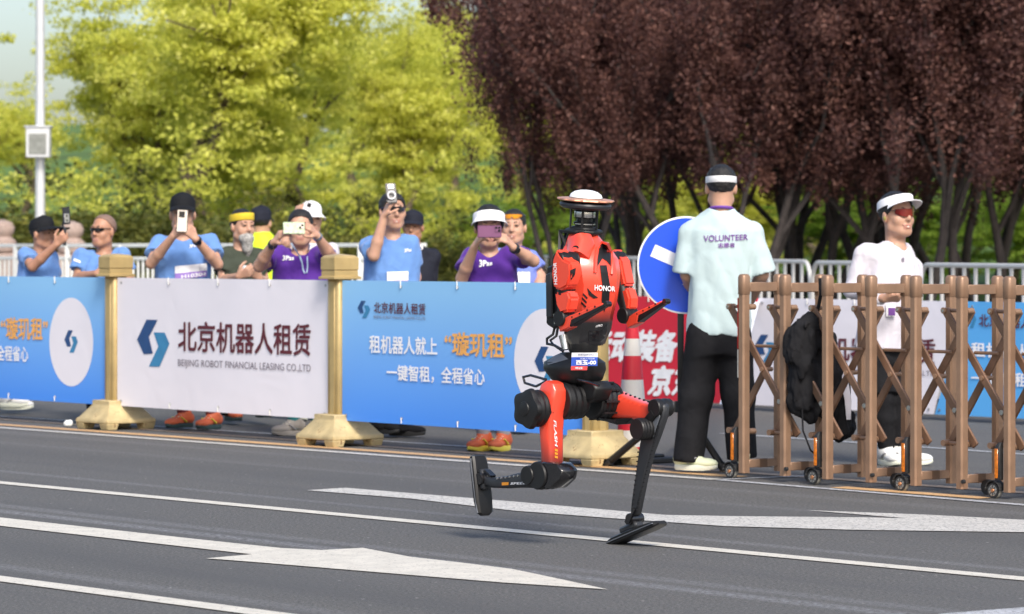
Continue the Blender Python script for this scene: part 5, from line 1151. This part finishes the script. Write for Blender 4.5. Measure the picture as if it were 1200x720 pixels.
# --- torso
b = MB(); secs = [(405, 686, 0.072, 0.082), (398, 686, 0.080, 0.090), (385, 689, 0.088, 0.100), (370, 690, 0.092, 0.104), (352, 692, 0.102, 0.112), (335, 693, 0.109, 0.116), (318, 692.5, 0.108, 0.126), (304, 691, 0.101, 0.126), (294, 688.5, 0.089, 0.110), (285, 686, 0.074, 0.080), (277, 684, 0.058, 0.066), (273, 683.5, 0.045, 0.052)]
FACET = [(1.04, 0.10), (0.98, 0.42), (0.62, 0.86), (0.20, 1.02), (-0.55, 0.94), (-0.92, 0.55), (-1.0, 0.2)]; FACET = FACET + [(f, -l) for f, l in FACET[::-1]]
rings = []
for py, px, a, l in secs: c = RB(px, py, 0.0); rings.append([c + ER * (f * a) + NR * (s * l) for f, s in FACET])
b.loft(rings); torso = b.build("torso_shell", M_TORSO, rob, smooth=24, bevel=0.007, seg=2)
tt = bvh_of([torso])
def rp(name, pts, m=M_RGLOSS, lift=0.003, parent=None, step=4): return patch(name, pts, tt, m, parent or torso, lift, step)
rp("hood_opening", [(700, 291), (706, 285), (712, 287), (716, 296), (716, 312), (711, 306), (706, 303), (701, 311), (698, 318), (699, 300)], M_RBLK, 0.004)
rp("chest_strip", [(703, 311), (711, 311), (715, 335), (714, 352), (708, 366), (705, 352), (706, 335)], M_RBLK, 0.0035)
for k, q in enumerate(([(688, 337), (694, 344), (701, 349), (696, 350), (690, 346)], [(683, 343), (689, 349), (688, 351), (683, 346)], [(682, 348), (688, 354), (687, 356), (682, 351)], [(681, 353), (687, 359), (686, 361), (681, 356)])): rp("side_vent", q, M_RBLK, 0.004, step=3)
for k in range(9): rp("rib", [(668.5, 336 + 4 * k), (674.5, 335 + 4 * k), (674.5, 336.4 + 4 * k), (668.5, 337.4 + 4 * k)], M_RBLK, 0.004, step=3)
rp("waist_panel", [(690, 388), (705, 388), (712, 380), (711, 394), (704, 400), (690, 401)], M_RGLOSS, 0.003)
b = MB(); b.tube([on(tt, *q, 0.004, 14.7) for q in ((697.5, 320), (698, 304), (700, 291), (706, 284.5), (712, 286), (716, 295), (717.5, 308), (716.5, 322))], 0.008, 8); b.build("hood_rim", M_RED, torso)
for nm, body, q, bold in (("lettering", "HONOR", [(696.8, 340.6), (721, 342), (721, 336), (696.8, 333.8)], 0.035), ("lettering", "///PRO", [(698, 384), (706, 382.5), (706, 380), (698, 381.5)], 0.01)):
    V, T, _ = text_mesh(body, bold); lay(nm, V, T, q, tt, M_INKW, torso, 0.007)["kind"] = "stuff"
b = MB(); limb_loft(b, [(RB(679, 279, -0.05), 0.05, 0.045), (RB(681, 290, -0.055), 0.06, 0.05), (RB(676, 305, -0.10), 0.055, 0.045)]); b.build("collar", M_RED, torso)
# --- neck, sensor tower and disc hat
LAX = (Zu + ER * 0.10).normalized(); nk = RB(684, 273, 0.0)
b = MB(); b.lathe([(0.075, -0.006), (0.082, 0), (0.082, 0.012), (0.07, 0.018)], nk, LAX, 6); b.lathe([(0.055, 0.012), (0.058, 0.02), (0.05, 0.028)], nk, LAX, 24); b.build("neck_plate", M_RBLK, rob, bevel=0.002)
b = MB(); b.lathe([(0.040, 0.026), (0.040, 0.034), (0.046, 0.036), (0.046, 0.046), (0.034, 0.048), (0.034, 0.064), (0.044, 0.066), (0.044, 0.094), (0.030, 0.098)], nk, LAX, 28); tw = b.build("sensor_drum", M_RBLK, rob)
b = MB(); b.lathe([(0.0445, 0.068), (0.045, 0.070), (0.045, 0.090), (0.0445, 0.092)], nk, LAX, 28); b.lathe([(0.047, 0.037), (0.047, 0.041)], nk, LAX, 28); b.build("sensor_band", M_SILV, tw)
u_, v_, w_ = frame(LAX, ER); b = MB()
for k in range(5):
    a = 0.4 + k * 6.283 / 5; q = nk + (u_ * math.cos(a) + v_ * math.sin(a)) * 0.060; b.bar(q + LAX * 0.01, q + LAX * 0.108, 0.016 if k % 2 else 0.009, 0.007, u_ * math.sin(a) - v_ * math.cos(a))
b.build("cage_strut", M_RBLK, tw)["kind"] = "stuff"
b = MB(); b.lathe([(0.04, 0.098), (0.095, 0.104), (0.109, 0.112), (0.112, 0.121), (0.109, 0.128), (0.09, 0.131)], nk, LAX, 40); hd = b.build("head_disc", M_RGREY, rob)
b = MB(); b.lathe([(0.05, 0.131), (0.113, 0.137), (0.121, 0.141), (0.119, 0.146), (0.08, 0.150)], nk, LAX, 60, jag=lambda k: 1.0 + (0.03 if k % 4 < 2 else -0.02) * (1 if k % 3 else 0.4)); b.build("copper_plate", M_COPP, hd, smooth=20)
b = MB(); b.lathe([(0.072, 0.147), (0.072, 0.152), (0.066, 0.166), (0.050, 0.177), (0.028, 0.183), (0.004, 0.185)], nk, LAX, 40); b.build("white_dome", M_DOME, hd, smooth=60)
b = MB(); b.lathe([(0.073, 0.148), (0.0745, 0.150), (0.073, 0.1525)], nk, LAX, 40); b.build("dome_seam", M_RBLK, hd)
# black lattice behind the neck
b = MB(); P_ = [RB(656, 271, -0.06), RB(684, 273, -0.06), RB(655, 302, -0.08), RB(668, 300, -0.08), RB(677, 293, -0.07), RB(664, 272, 0.05), RB(664, 300, 0.04)]
for i, j in ((0, 1), (0, 2), (0, 3), (1, 3), (1, 4), (2, 3), (3, 4), (0, 5), (5, 6), (2, 6), (2, 5)): b.bar(P_[i], P_[j], 0.011, 0.011)
b.build("neck_frame", M_RBLK, rob); b = MB(); drum(b, RB(678, 294, -0.10), -0.02, 0.02, 0.024, 1); b.build("neck_joint", M_RGLOSS, rob)
# --- backpack and cables
b = MB(); bp_ = [RB(640, 313, -0.12), RB(650, 309, -0.12), RB(655, 320, -0.12), RB(655, 383, -0.12), RB(648, 386, -0.12), RB(639, 380, -0.12)]; b.prism(bp_, NR * 0.22); b.build("backpack", M_RBLK, rob, bevel=0.008)
b = MB(); b.prism([RB(641.5, 322, -0.124), RB(648, 319, -0.124), RB(649, 372, -0.124), RB(642, 372, -0.124)], -NR * 0.012); b.build("backpack_panel", M_RGREY, rob, bevel=0.004)
for pts in ([(650, 384), (648, 392), (641, 397), (641, 403), (650, 405), (657, 409)], [(654, 382), (652, 394), (645, 399), (648, 404), (660, 412)]):
    b = MB(); b.tube([RB(x, y, -0.11) for x, y in pts], 0.006, 8); b.build("cable", M_RGLOSS, rob)
b = MB(); b.cyl(RB(660, 393, -0.09), RB(663, 410, -0.09), 0.020, 0.016, 14); b.build("silver_fitting", M_SILV, rob); b = MB(); b.cyl(RB(652, 368, -0.13), RB(653, 380, -0.13), 0.014, 0.014, 12); b.build("silver_fitting", M_SILV, rob)
# --- arms
def arm(yl, S, E, Fa, Ft, gap, shell):
    """S shoulder, E elbow, Fa forearm root, Ft tip (pixels)"""
    o = -0.010 if yl < 0 else 0.010
    sc = RB(*S, yl); ups = []
    for nm, (poly, y0, th) in zip(("upper_arm_shell", "lower_arm_shell"), shell):
        b = MB(); b.prism([RB(x, y, y0) for x, y in poly], NR * th); ups.append(b.build(nm, M_RED, rob, smooth=30, bevel=0.009, seg=2))
    up = ups[0]
    b = MB(); drum(b, sc, -0.06 if yl > 0 else -0.035, 0.035 if yl > 0 else 0.06, 0.040, 2); b.build("shoulder_joint", M_RBLK, rob)
    b = MB(); b.tube([sc, RB((S[0] + E[0]) / 2, (S[1] + E[1]) / 2, yl), RB(*E, yl)], 0.030, 10); b.build("arm_core", M_RBLK, rob)
    b = MB(); drum(b, RB(*E, yl), -0.036, 0.036, 0.036, 2); b.build("elbow_joint", M_RBLK, rob)
    p, q = RB(*Fa, yl), RB(*Ft, yl); t = (q - p).normalized(); s = NR; f = s.cross(t).normalized(); f = f if f.z > 0 else -f
    b = MB(); b.loft([[p + s * a + f * c for a, c in ((-0.021, -0.022), (0.021, -0.022), (0.021, 0.010), (-0.021, 0.010))], [p + t * 0.05 + s * 0 + f * 0 + s * a + f * c for a, c in ((-0.022, -0.025), (0.022, -0.025), (0.022, 0.012), (-0.022, 0.012))], [q + s * a + f * c for a, c in ((-0.012, -0.010), (0.012, -0.010), (0.012, 0.005), (-0.012, 0.005))]]); fo = b.build("forearm", M_RBLK, rob, bevel=0.003)
    b = MB(); b.loft([[p - t * 0.012 + s * a + f * c for a, c in ((-0.023, -0.027), (0.023, -0.027), (0.023, 0.017), (-0.023, 0.017))], [p + t * 0.055 + s * a + f * c for a, c in ((-0.025, -0.027), (0.025, -0.027), (0.025, 0.019), (-0.025, 0.019))], [p + t * 0.075 + s * a + f * c for a, c in ((-0.0245, 0.000), (0.0245, 0.000), (0.0245, 0.019), (-0.0245, 0.019))], [q - t * 0.008 + s * a + f * c for a, c in ((-0.013, 0.000), (0.013, 0.000), (0.013, 0.009), (-0.013, 0.009))]]); b.build("forearm_cover", M_RED, fo, bevel=0.003)
    b = MB()
    for k in range(4): c = p.lerp(q, 0.3 + 0.17 * k) - NR * (0.0235 - 0.009 * (0.3 + 0.17 * k)) + f * 0.008; b.cyl(c, c - NR * 0.004, 0.004, n=8)
    b.build("screw", M_RBLK, fo)["kind"] = "stuff"
    b = MB(); drum(b, q + t * 0.006, -0.014, 0.014, 0.013, 1); b.build("hand_stub", M_RGLOSS, fo); return up
upr = arm(-0.19, (661, 306), (662, 373), (661, 381), (711, 357), 0, (([(651.5, 291), (655, 298), (660, 304), (668, 308), (668.5, 322), (664, 336), (656, 340.5), (648, 338), (645.5, 322), (647, 304)], -0.232, 0.066), ([(649, 342), (656.5, 344), (665, 341), (668, 350), (664.5, 365), (656, 368), (651, 358)], -0.226, 0.058)))
upl = arm(0.19, (722, 305), (736, 370), (740, 377), (780, 354), 0, (([(716.5, 291), (720, 297), (727, 304), (730, 320), (733, 334), (726, 338), (718, 322), (714, 305)], 0.170, 0.060), ([(727, 340), (734, 337), (738, 350), (737, 363), (731, 366)], 0.170, 0.055)))
b = MB(); b.prism([RB(x, y, 0.165) for x, y in ((722, 335), (728, 341), (731, 362), (727, 366), (722, 352))], NR * 0.04); b.build("arm_lining", M_RBLK, rob, bevel=0.004)
ta = bvh_of([upr]); V, T, _ = text_mesh("HONOR", 0.03); lay("lettering", V, T, [(653.2, 333.5), (652.2, 308), (648.2, 308), (649.2, 333.5)], ta, M_INKW, upr, 0.006)["kind"] = "stuff"
patch("arm_slot", [(668, 317), (675, 314), (674, 322), (669, 329)], ta, M_RBLK, upr, 0.003)
# --- waist and pelvis
b = MB(); b.lathe([(0.050, -0.06), (0.058, -0.05), (0.058, 0.0), (0.064, 0.012), (0.064, 0.05)], RB(683, 413, -0.02), (Zu + ER * 0.05), 24); b.build("waist", M_RBLK, rob)
b = MB(); pc = RB(676, 430, -0.03)
b.loft([sring(pc + Zu * -0.075, ER, NR, 0.070, 0.07, 28, 2.4), sring(pc + Zu * -0.055, ER, NR, 0.110, 0.10, 28, 2.4), sring(pc + Zu * -0.01 - ER * 0.015, ER, NR, 0.145, 0.115, 28, 2.4), sring(pc + Zu * 0.02 - ER * 0.015, ER, NR, 0.143, 0.110, 28, 2.4), sring(pc + Zu * 0.045 - ER * 0.01, ER, NR, 0.10, 0.078, 28, 2.4), sring(pc + Zu * 0.062, ER, NR, 0.062, 0.06, 28, 2.4)]); pel = b.build("pelvis_shell", M_RBLK, rob, smooth=50)
tp = bvh_of([pel]); patch("slate_cover", [(641, 424), (650, 417), (658, 415), (666, 421), (652, 425), (642, 428)], tp, M_SLATE, pel, 0.003)
def bibp(px, py, o=0.0): q = RB(px, py, -0.135 + (px - 670) / 30 * 0.07); return q - Vector((0, 1, 0)) * o
b = MB(); b.prism([bibp(670, 413.5), bibp(700.5, 413.5), bibp(700, 429), bibp(688.5, 429), bibp(688, 434), bibp(669, 434)], Vector((0, 0.006, 0))); bb_ = b.build("number_plate", M_BIB, rob)
for nm, q, m in (("blue_band", [(669.7, 418.7), (700.3, 418.7), (700, 429), (669.2, 429)], mat("plate_blue", srgb(48, 86, 190), 0.5)), ("red_band", [(669.2, 429.2), (688.4, 429.2), (688, 434), (669, 434)], mat("plate_red", srgb(214, 66, 66), 0.5))):
    b = MB(); b.prism([bibp(x, y, 0.002) for x, y in q], Vector((0, 0.0012, 0))); b.build(nm, m, bb_)
b = MB(); b.prism([bibp(660, 405, 0.003), bibp(710, 405, 0.003), bibp(710, 440, 0.003), bibp(660, 440, 0.003)], Vector((0, 0.0005, 0)))
pv = [tuple(v) for v in b.v]; tb = BVHTree.FromPolygons(pv, b.f)
for body, q, bold in (("西玉-00", [(675, 427.8), (698.5, 427.8), (698.5, 422.3), (675, 422.3)], 0.05), ("机器人马拉松", [(680, 421.4), (697, 421.4), (697, 419.4), (680, 419.4)], 0.0), ("亦庄", [(674, 432.9), (683, 432.9), (683, 430.2), (674, 430.2)], 0.03)):
    V, T, _ = text_mesh(body, bold); lay("lettering", V, T, q, tb, M_INKW, bb_, 0.001)["kind"] = "stuff"
V, T, _ = text_mesh("BEIJING", 0.0); lay("lettering", V, T, [(678, 417.3), (696, 417.3), (696, 415), (678, 415)], tb, M_NAVY, bb_, 0.001)["kind"] = "stuff"
# --- right leg (nearer the camera, kicked back)
hr = RB(624, 479, -0.25)
b = MB(); drum(b, hr, -0.02, 0.075, 0.080, 3); hm = b.build("hip_motor", M_RBLK, rob)
b = MB(); b.lathe([(0.05, -0.046), (0.074, -0.040), (0.078, -0.026), (0.078, -0.018)], hr, NR, 40, jag=lambda k: 1.06 + 0.10 * math.cos(k / 40 * 6.283 * 5)); b.lathe([(0.012, -0.053), (0.03, -0.050), (0.034, -0.044)], hr, NR, 20); b.build("motor_cap", M_RBLK, hm, smooth=30)
hi = RB(667, 470, -0.09); b = MB(); drum(b, hi, -0.055, 0.06, 0.080, 3); b.build("hip_motor", M_RBLK, rob)
b = MB(); limb_loft(b, [(RB(650, 448, -0.17), 0.025, 0.034), (RB(649, 454, -0.17), 0.052, 0.040), (RB(647, 466, -0.17), 0.062, 0.044), (RB(646, 482, -0.17), 0.052, 0.044), (RB(646, 505, -0.17), 0.038, 0.044), (RB(647, 530, -0.17), 0.034, 0.042), (RB(647, 546, -0.17), 0.036, 0.040), (RB(646, 556, -0.17), 0.03, 0.036)], pw=4.5); th_r = b.build("thigh", M_THR, rob, smooth=35)
tth = bvh_of([th_r]); V, T, _ = text_mesh("FLASH", 0.03, 0.2); lay("lettering", V, T, [(648.6, 492.5), (650.4, 524), (653.6, 524), (651.8, 492.5)], tth, M_INKW, th_r, 0.004)["kind"] = "stuff"
for k in range(3): patch("orange_mark", [(650.2, 526 + 4 * k), (653.6, 527 + 4 * k), (653.6, 529.6 + 4 * k), (650.2, 528.6 + 4 * k)], tth, mat("mark_orange", (0.75, 0.28, 0.02), 0.5), th_r, 0.004)
b = MB(); drum(b, RB(640, 557, -0.17), -0.055, 0.055, 0.062, 3); kn = b.build("knee_motor", M_RBLK, rob)
b = MB(); b.prism([RB(x, y, -0.215) for x, y in ((622, 550), (636, 541), (652, 543), (659, 552), (657, 562), (645, 573), (628, 570))], NR * 0.09); b.build("knee_bracket", M_RGLOSS, rob, bevel=0.006)
b = MB(); drum(b, RB(623, 557, -0.20), -0.03, 0.03, 0.043, 2); b.build("knee_linkage", M_RBLK, kn)
b = MB(); limb_loft(b, [(RB(632, 561, -0.17), 0.042, 0.032), (RB(615, 562.5, -0.17), 0.034, 0.030), (RB(598, 565, -0.17), 0.028, 0.026), (RB(580, 566, -0.17), 0.022, 0.024), (RB(571, 563, -0.17), 0.020, 0.022)], pw=4); sh_r = b.build("shank", M_RGREY, rob, smooth=35)
tsh = bvh_of([sh_r]); V, T, _ = text_mesh("SPEED", 0.02, 0.2); lay("lettering", V, T, [(598, 568.3), (618, 567.6), (618, 564.9), (598, 565.6)], tsh, M_INKW, sh_r, 0.004)["kind"] = "stuff"
patch("orange_mark", [(588, 565.6), (596, 565.2), (596, 568.6), (588, 569)], tsh, mat("mark_orange", (0.75, 0.28, 0.02), 0.5), sh_r, 0.004)
def bolts(parent, line, n, yl, r=0.0045, m=M_SILV):
    b = MB()
    for k in range(n): c = RB(*[line[0][i] + (line[1][i] - line[0][i]) * k / (n - 1) for i in (0, 1)], yl); b.cyl(c + NR * 0.003, c - NR * 0.004, r, n=7)
    b.build("bolt", m, parent)["kind"] = "stuff"
bolts(sh_r, ((583, 561), (612, 557)), 7, -0.198)
b = MB(); drum(b, RB(568, 561, -0.17), -0.035, 0.035, 0.028, 1); b.bar(RB(569, 556, -0.17), RB(576, 563, -0.17), 0.03, 0.05, NR); ank = b.build("ankle_joint", M_RGLOSS, rob)
def foot(name, heel, toe, yl, up, th):
    """sole plate from heel to toe (pixels), up = direction of its top side"""
    p, q = RB(*heel, yl), RB(*toe, yl); t = (q - p).normalized(); s = (NR - t * NR.dot(t)).normalized(); u = s.cross(t); u = u if u.dot(up) > 0 else -u; L = (q - p).length
    b = MB(); rings = []
    for f, wd, z0, z1 in ((0.0, 0.022, 0.006, 0.020), (0.02, 0.036, 0.001, 0.028), (0.12, 0.040, 0, 0.034), (0.45, 0.043, 0, 0.034), (0.75, 0.045, 0, 0.030), (0.95, 0.038, 0.002, 0.026), (1.0, 0.024, 0.008, 0.020)):
        c = p + t * (L * f); rings.append([c + s * a + u * z for a, z in ((-wd, z0 + 0.005), (-wd + 0.006, z0), (wd - 0.006, z0), (wd, z0 + 0.005), (wd, z1 - 0.006), (wd - 0.010, z1), (-wd + 0.010, z1), (-wd, z1 - 0.006))])
    b.loft(rings); fo = b.build(name, M_RBLK, rob, smooth=30)
    b = MB(); b.box(p + t * (L * 0.42) + u * 0.046, (L * 0.34, 0.05, 0.030), (t, s, u)); b.build("instep_block", M_RGREY, fo, bevel=0.008)
    b = MB(); b.box(p + t * (L * 0.5) + u * 0.0165, (L * 0.9, 0.0925, 0.004), (t, s, u)); b.build("sole_line", M_SLATE, fo); return fo
foot("foot", (557, 534), (566, 605), -0.17, ER, 0.03)
# --- left leg (farther, landing)
hl = RB(704, 470, 0.075); b = MB(); drum(b, hl, -0.055, 0.075, 0.080, 4); b.build("hip_motor", M_RBLK, rob)
b = MB()
for k in range(10): a = k * 0.628; c = hl + (ER * math.cos(a) + Zu * math.sin(a)) * 0.083; b.bar(c - NR * 0.04, c + NR * 0.05, 0.012, 0.008)
b.build("motor_fins", M_RBLK, rob)["kind"] = "stuff"
b = MB(); limb_loft(b, [(RB(703, 472, 0.14), 0.060, 0.04), (RB(714, 472, 0.15), 0.064, 0.046), (RB(726, 475, 0.15), 0.058, 0.046), (RB(742, 479, 0.15), 0.046, 0.042), (RB(756, 482, 0.15), 0.038, 0.038), (RB(768, 484, 0.15), 0.036, 0.034), (RB(776, 482, 0.15), 0.028, 0.03)], pw=4); th_l = b.build("thigh", M_THL, rob, smooth=35)
bolts(th_l, ((718, 456), (760, 471)), 9, 0.104, 0.004, M_RBLK)
b = MB(); b.prism([RB(x, y, 0.11) for x, y in ((696, 487), (712, 491), (740, 490), (733, 497), (722, 498), (708, 494))], NR * 0.06); b.build("thigh_bracket", M_RBLK, rob, bevel=0.004)
b = MB(); b.prism([RB(x, y, 0.125) for x, y in ((767, 473), (773, 470), (778, 476), (777, 489), (769, 512), (762, 530), (754, 560), (745, 604), (738, 606), (739, 590), (744, 556), (749, 520), (754, 500))], NR * 0.036); sh_l = b.build("shank", M_RGREY, rob, bevel=0.006)
b = MB(); b.prism([RB(x, y, 0.122) for x, y in ((771, 480), (774, 488), (766, 512), (755, 506), (755, 498))], -NR * 0.004); b.build("shank_panel", M_SLATE, sh_l, bevel=0.001)
bolts(sh_l, ((772, 500), (746, 598)), 22, 0.122, 0.0035, M_RBLK); bolts(sh_l, ((748, 530), (741, 596)), 13, 0.122, 0.003, M_RBLK)
b = MB(); drum(b, RB(775, 478, 0.15), -0.045, 0.045, 0.040, 2); b.build("knee_motor", M_RBLK, rob)
b = MB(); drum(b, RB(753, 503, 0.09), -0.035, 0.035, 0.048, 3); b.build("knee_motor", M_RBLK, rob)
b = MB(); limb_loft(b, [(RB(768, 484, 0.12), 0.02, 0.02), (RB(760, 494, 0.12), 0.022, 0.02), (RB(757, 503, 0.12), 0.022, 0.02)]); b.build("knee_linkage", M_RBLK, rob)
b = MB(); drum(b, RB(744, 608, 0.15), -0.034, 0.034, 0.026, 1); b.bar(RB(744, 606, 0.15), RB(738, 616, 0.15), 0.03, 0.05, NR); b.bar(RB(737, 612, 0.11), RB(744, 596, 0.11), 0.012, 0.012, NR); b.build("ankle_joint", M_RGLOSS, rob)
foot("foot", (718, 641), (777, 616), 0.15, Zu, 0.03)
# hip bridge and hip cables
b = MB(); b.prism([RB(x, y, -0.06) for x, y in ((666, 447), (694, 447), (699, 456), (694, 468), (686, 473), (676, 468), (668, 460))], NR * 0.10); b.build("hip_bridge", M_RBLK, rob, bevel=0.008)
for pts, yl in (([(640, 445), (622, 440), (613, 442), (615, 449), (628, 453), (640, 447)], -0.19), ([(685, 478), (694, 486), (706, 492), (722, 494)], 0.04), ([(654, 446), (672, 444), (690, 448), (702, 452)], -0.10)):
    b = MB(); b.tube([RB(x, y, yl) for x, y in pts], 0.006, 8); b.build("cable", M_RGLOSS, rob)
# ================================================================== ROAD SIGN ON A TRIPOD
M_SIGNB = mat("sign_blue", srgb(16, 76, 206), 0.35, var=0.04, scale=3); M_SIGNW = mat("sign_white", (0.80, 0.80, 0.80), 0.35)
ds = 19.75; sc_ = W(804, 311, ds); fwd = Vector((0, -1, 0)); R_ = 57.3 * ds / F
sg = thing("road_sign", "round blue keep right road sign on a black tripod stand", "road sign", (sc_.x, sc_.y, 0))
b = MB(); b.lathe([(R_ * 0.2, 0.0), (R_ * 0.985, 0.0), (R_, -0.003), (R_, -0.012), (R_ * 0.99, -0.015), (R_ * 0.2, -0.015)], sc_, fwd, 64); b.build("sign_disc", M_SIGNW, sg)
b = MB(); b.cyl(sc_ + fwd * 0.001, sc_ + fwd * 0.0025, R_ * 0.965, n=64); face_ = b.build("sign_face", M_SIGNB, sg)
ang = math.radians(-24); ux, uz = Vector((math.cos(ang), 0, math.sin(ang))), Vector((-math.sin(ang), 0, math.cos(ang))); k = ds / F
A0 = W(765, 293.5, ds); ar = [(0, 8), (0, -8), (48, -8), (48, -25), (90, 0), (48, 25), (48, 8)]; A0 = A0 + ux * 0.0
b = MB(); b.prism([A0 + ux * (x * k) + uz * (z * k * 0.93) + fwd * 0.0035 for x, z in ar], fwd * 0.0015); b.build("arrow", M_SIGNW, sg)
hub = W(797, 478, ds); bot = Vector((sc_.x - 0.03, sc_.y + 0.03, 0)); pl = W(798, 360, ds) + Vector((0, 0.035, 0))
b = MB(); b.bar(Vector((pl.x, pl.y, sc_.z - 0.1)), Vector((pl.x, pl.y, 0.22)), 0.036, 0.036, Vector((1, 0, 0))); b.build("pole", M_RBLK, sg, bevel=0.004)
b = MB(); b.cyl(Vector((pl.x, pl.y, 0.335)), Vector((pl.x, pl.y, 0.40)), 0.034, n=16); b.build("collar", M_RBLK, sg)
for px, py in ((712, 547), (848, 553), (800, 520)):
    g = G(px, py) + Zu * 0.018; b = MB(); s0 = Vector((pl.x, pl.y, 0.37)); b.tube([s0, s0.lerp(g, 0.12) + Zu * 0.02, g], [0.015, 0.019, 0.022], 8); lg = b.build("leg", M_RBLK, sg)
    b = MB(); dr = (g - s0).normalized(); b.cyl(g - dr * 0.03, g + dr * 0.012, 0.026, 0.024, 10); b.build("rubber_foot", M_BLK, lg)
# ================================================================== TRAFFIC CONE
M_CONER = mat("cone_red", srgb(214, 42, 58), 0.45, var=0.05); M_CONEW = mat("cone_white", (0.78, 0.75, 0.70), 0.45, var=0.04)
cb_ = W(741, 0, 20.6); cb_.z = 0; cn = thing("traffic_cone", "red and white striped traffic cone behind the robot's raised thigh", "traffic cone", cb_)
s_ = F / 20.6; zc = lambda py: H - (py - YH) / s_
lev = [(378, 6.5), (397, 8.5), (417, 10.5), (445, 12.8), (468, 14.8), (504, 17.5), (523, 19.2), (543, 20.6)]
for i in range(len(lev) - 1):
    (y0, r0), (y1, r1) = lev[i], lev[i + 1]; b = MB(); b.cyl(Vector((cb_.x, cb_.y, zc(y1))), Vector((cb_.x, cb_.y, zc(y0))), r1 / s_, r0 / s_, 28); b.build("stripe", M_CONER if i % 2 == 0 else M_CONEW, cn)
b = MB(); b.lathe([(0.02, zc(378)), (0.033, zc(378)), (0.03, zc(374)), (0.022, zc(373))], cb_, Zu, 20); b.build("tip", M_CONER, cn)
b = MB(); b.box(cb_ + Zu * 0.016, (0.42, 0.42, 0.032), RAX); b.box(cb_ + Zu * 0.04, (0.28, 0.28, 0.02), RAX); b.build("rubber_base", M_BLK, cn, bevel=0.008)
# ================================================================== JACKET HUNG ON THE GATE
jd = 18.72; J = lambda px, py, o=0.0: W(px, py, jd + o)
K_ = Blob()
K_.ell(J(942, 396), (0.085, 0.07, 0.10), None, 0.05); K_.ell(J(934, 412), (0.070, 0.06, 0.09), None, 0.05); K_.ell(J(950, 380), (0.055, 0.05, 0.06), None, 0.05); K_.ell(J(940, 428), (0.05, 0.05, 0.06), None, 0.04)
K_.cone(J(960, 400, 0.12), J(968, 470, 0.14), 0.085, 0.09, 0.06); K_.cone(J(975, 440, 0.15), J(985, 500, 0.15), 0.08, 0.075, 0.06); K_.cone(J(955, 440, 0.08), J(938, 472, 0.06), 0.07, 0.06, 0.06); K_.cone(J(938, 425, 0.02), J(936, 470, 0.05), 0.062, 0.055, 0.04); K_.cone(J(932, 470, 0.04), J(950, 486, 0.08), 0.035, 0.045, 0.03)
V, Qf = K_.mesh(0.008, fold=lambda x, y, z: wrinkle(0.030, 30, 31, (1, 1, 0.25))(x, y, z) + wrinkle(0.014, 60, 33, (1, 1, 0.5))(x, y, z)); jk = np_mesh("jacket", V, Qf, M_BLACK); tag(jk, "black jacket slung over the folding gate's lattice", "jacket")
b = MB(); b.loft([[J(978, 415, 0.16), J(986, 415, 0.18), J(986, 415, 0.2), J(978, 415, 0.18)], [J(984, 440, 0.07), J(993, 440, 0.09), J(993, 440, 0.11), J(984, 440, 0.09)], [J(990, 470, 0.06), J(998, 470, 0.08), J(998, 470, 0.1), J(990, 470, 0.08)], [J(992, 492, 0.06), J(997, 492, 0.08), J(997, 492, 0.1), J(992, 492, 0.08)]]); b.build("white_panel", M_WHITE, jk)
b = MB(); b.tube([J(961, 326, -0.03), J(962, 345, -0.03), J(958, 366, 0.0), J(952, 382, 0.02)], 0.010, 8); b.build("strap", M_BLACK, jk)
b = MB(); b.tube([J(940, 480), J(941, 505), J(950, 528, -0.02), J(964, 540), J(973, 545, 0.05), J(970, 520, 0.08)], 0.005, 6); b.build("drawcord", M_BLACK, jk)
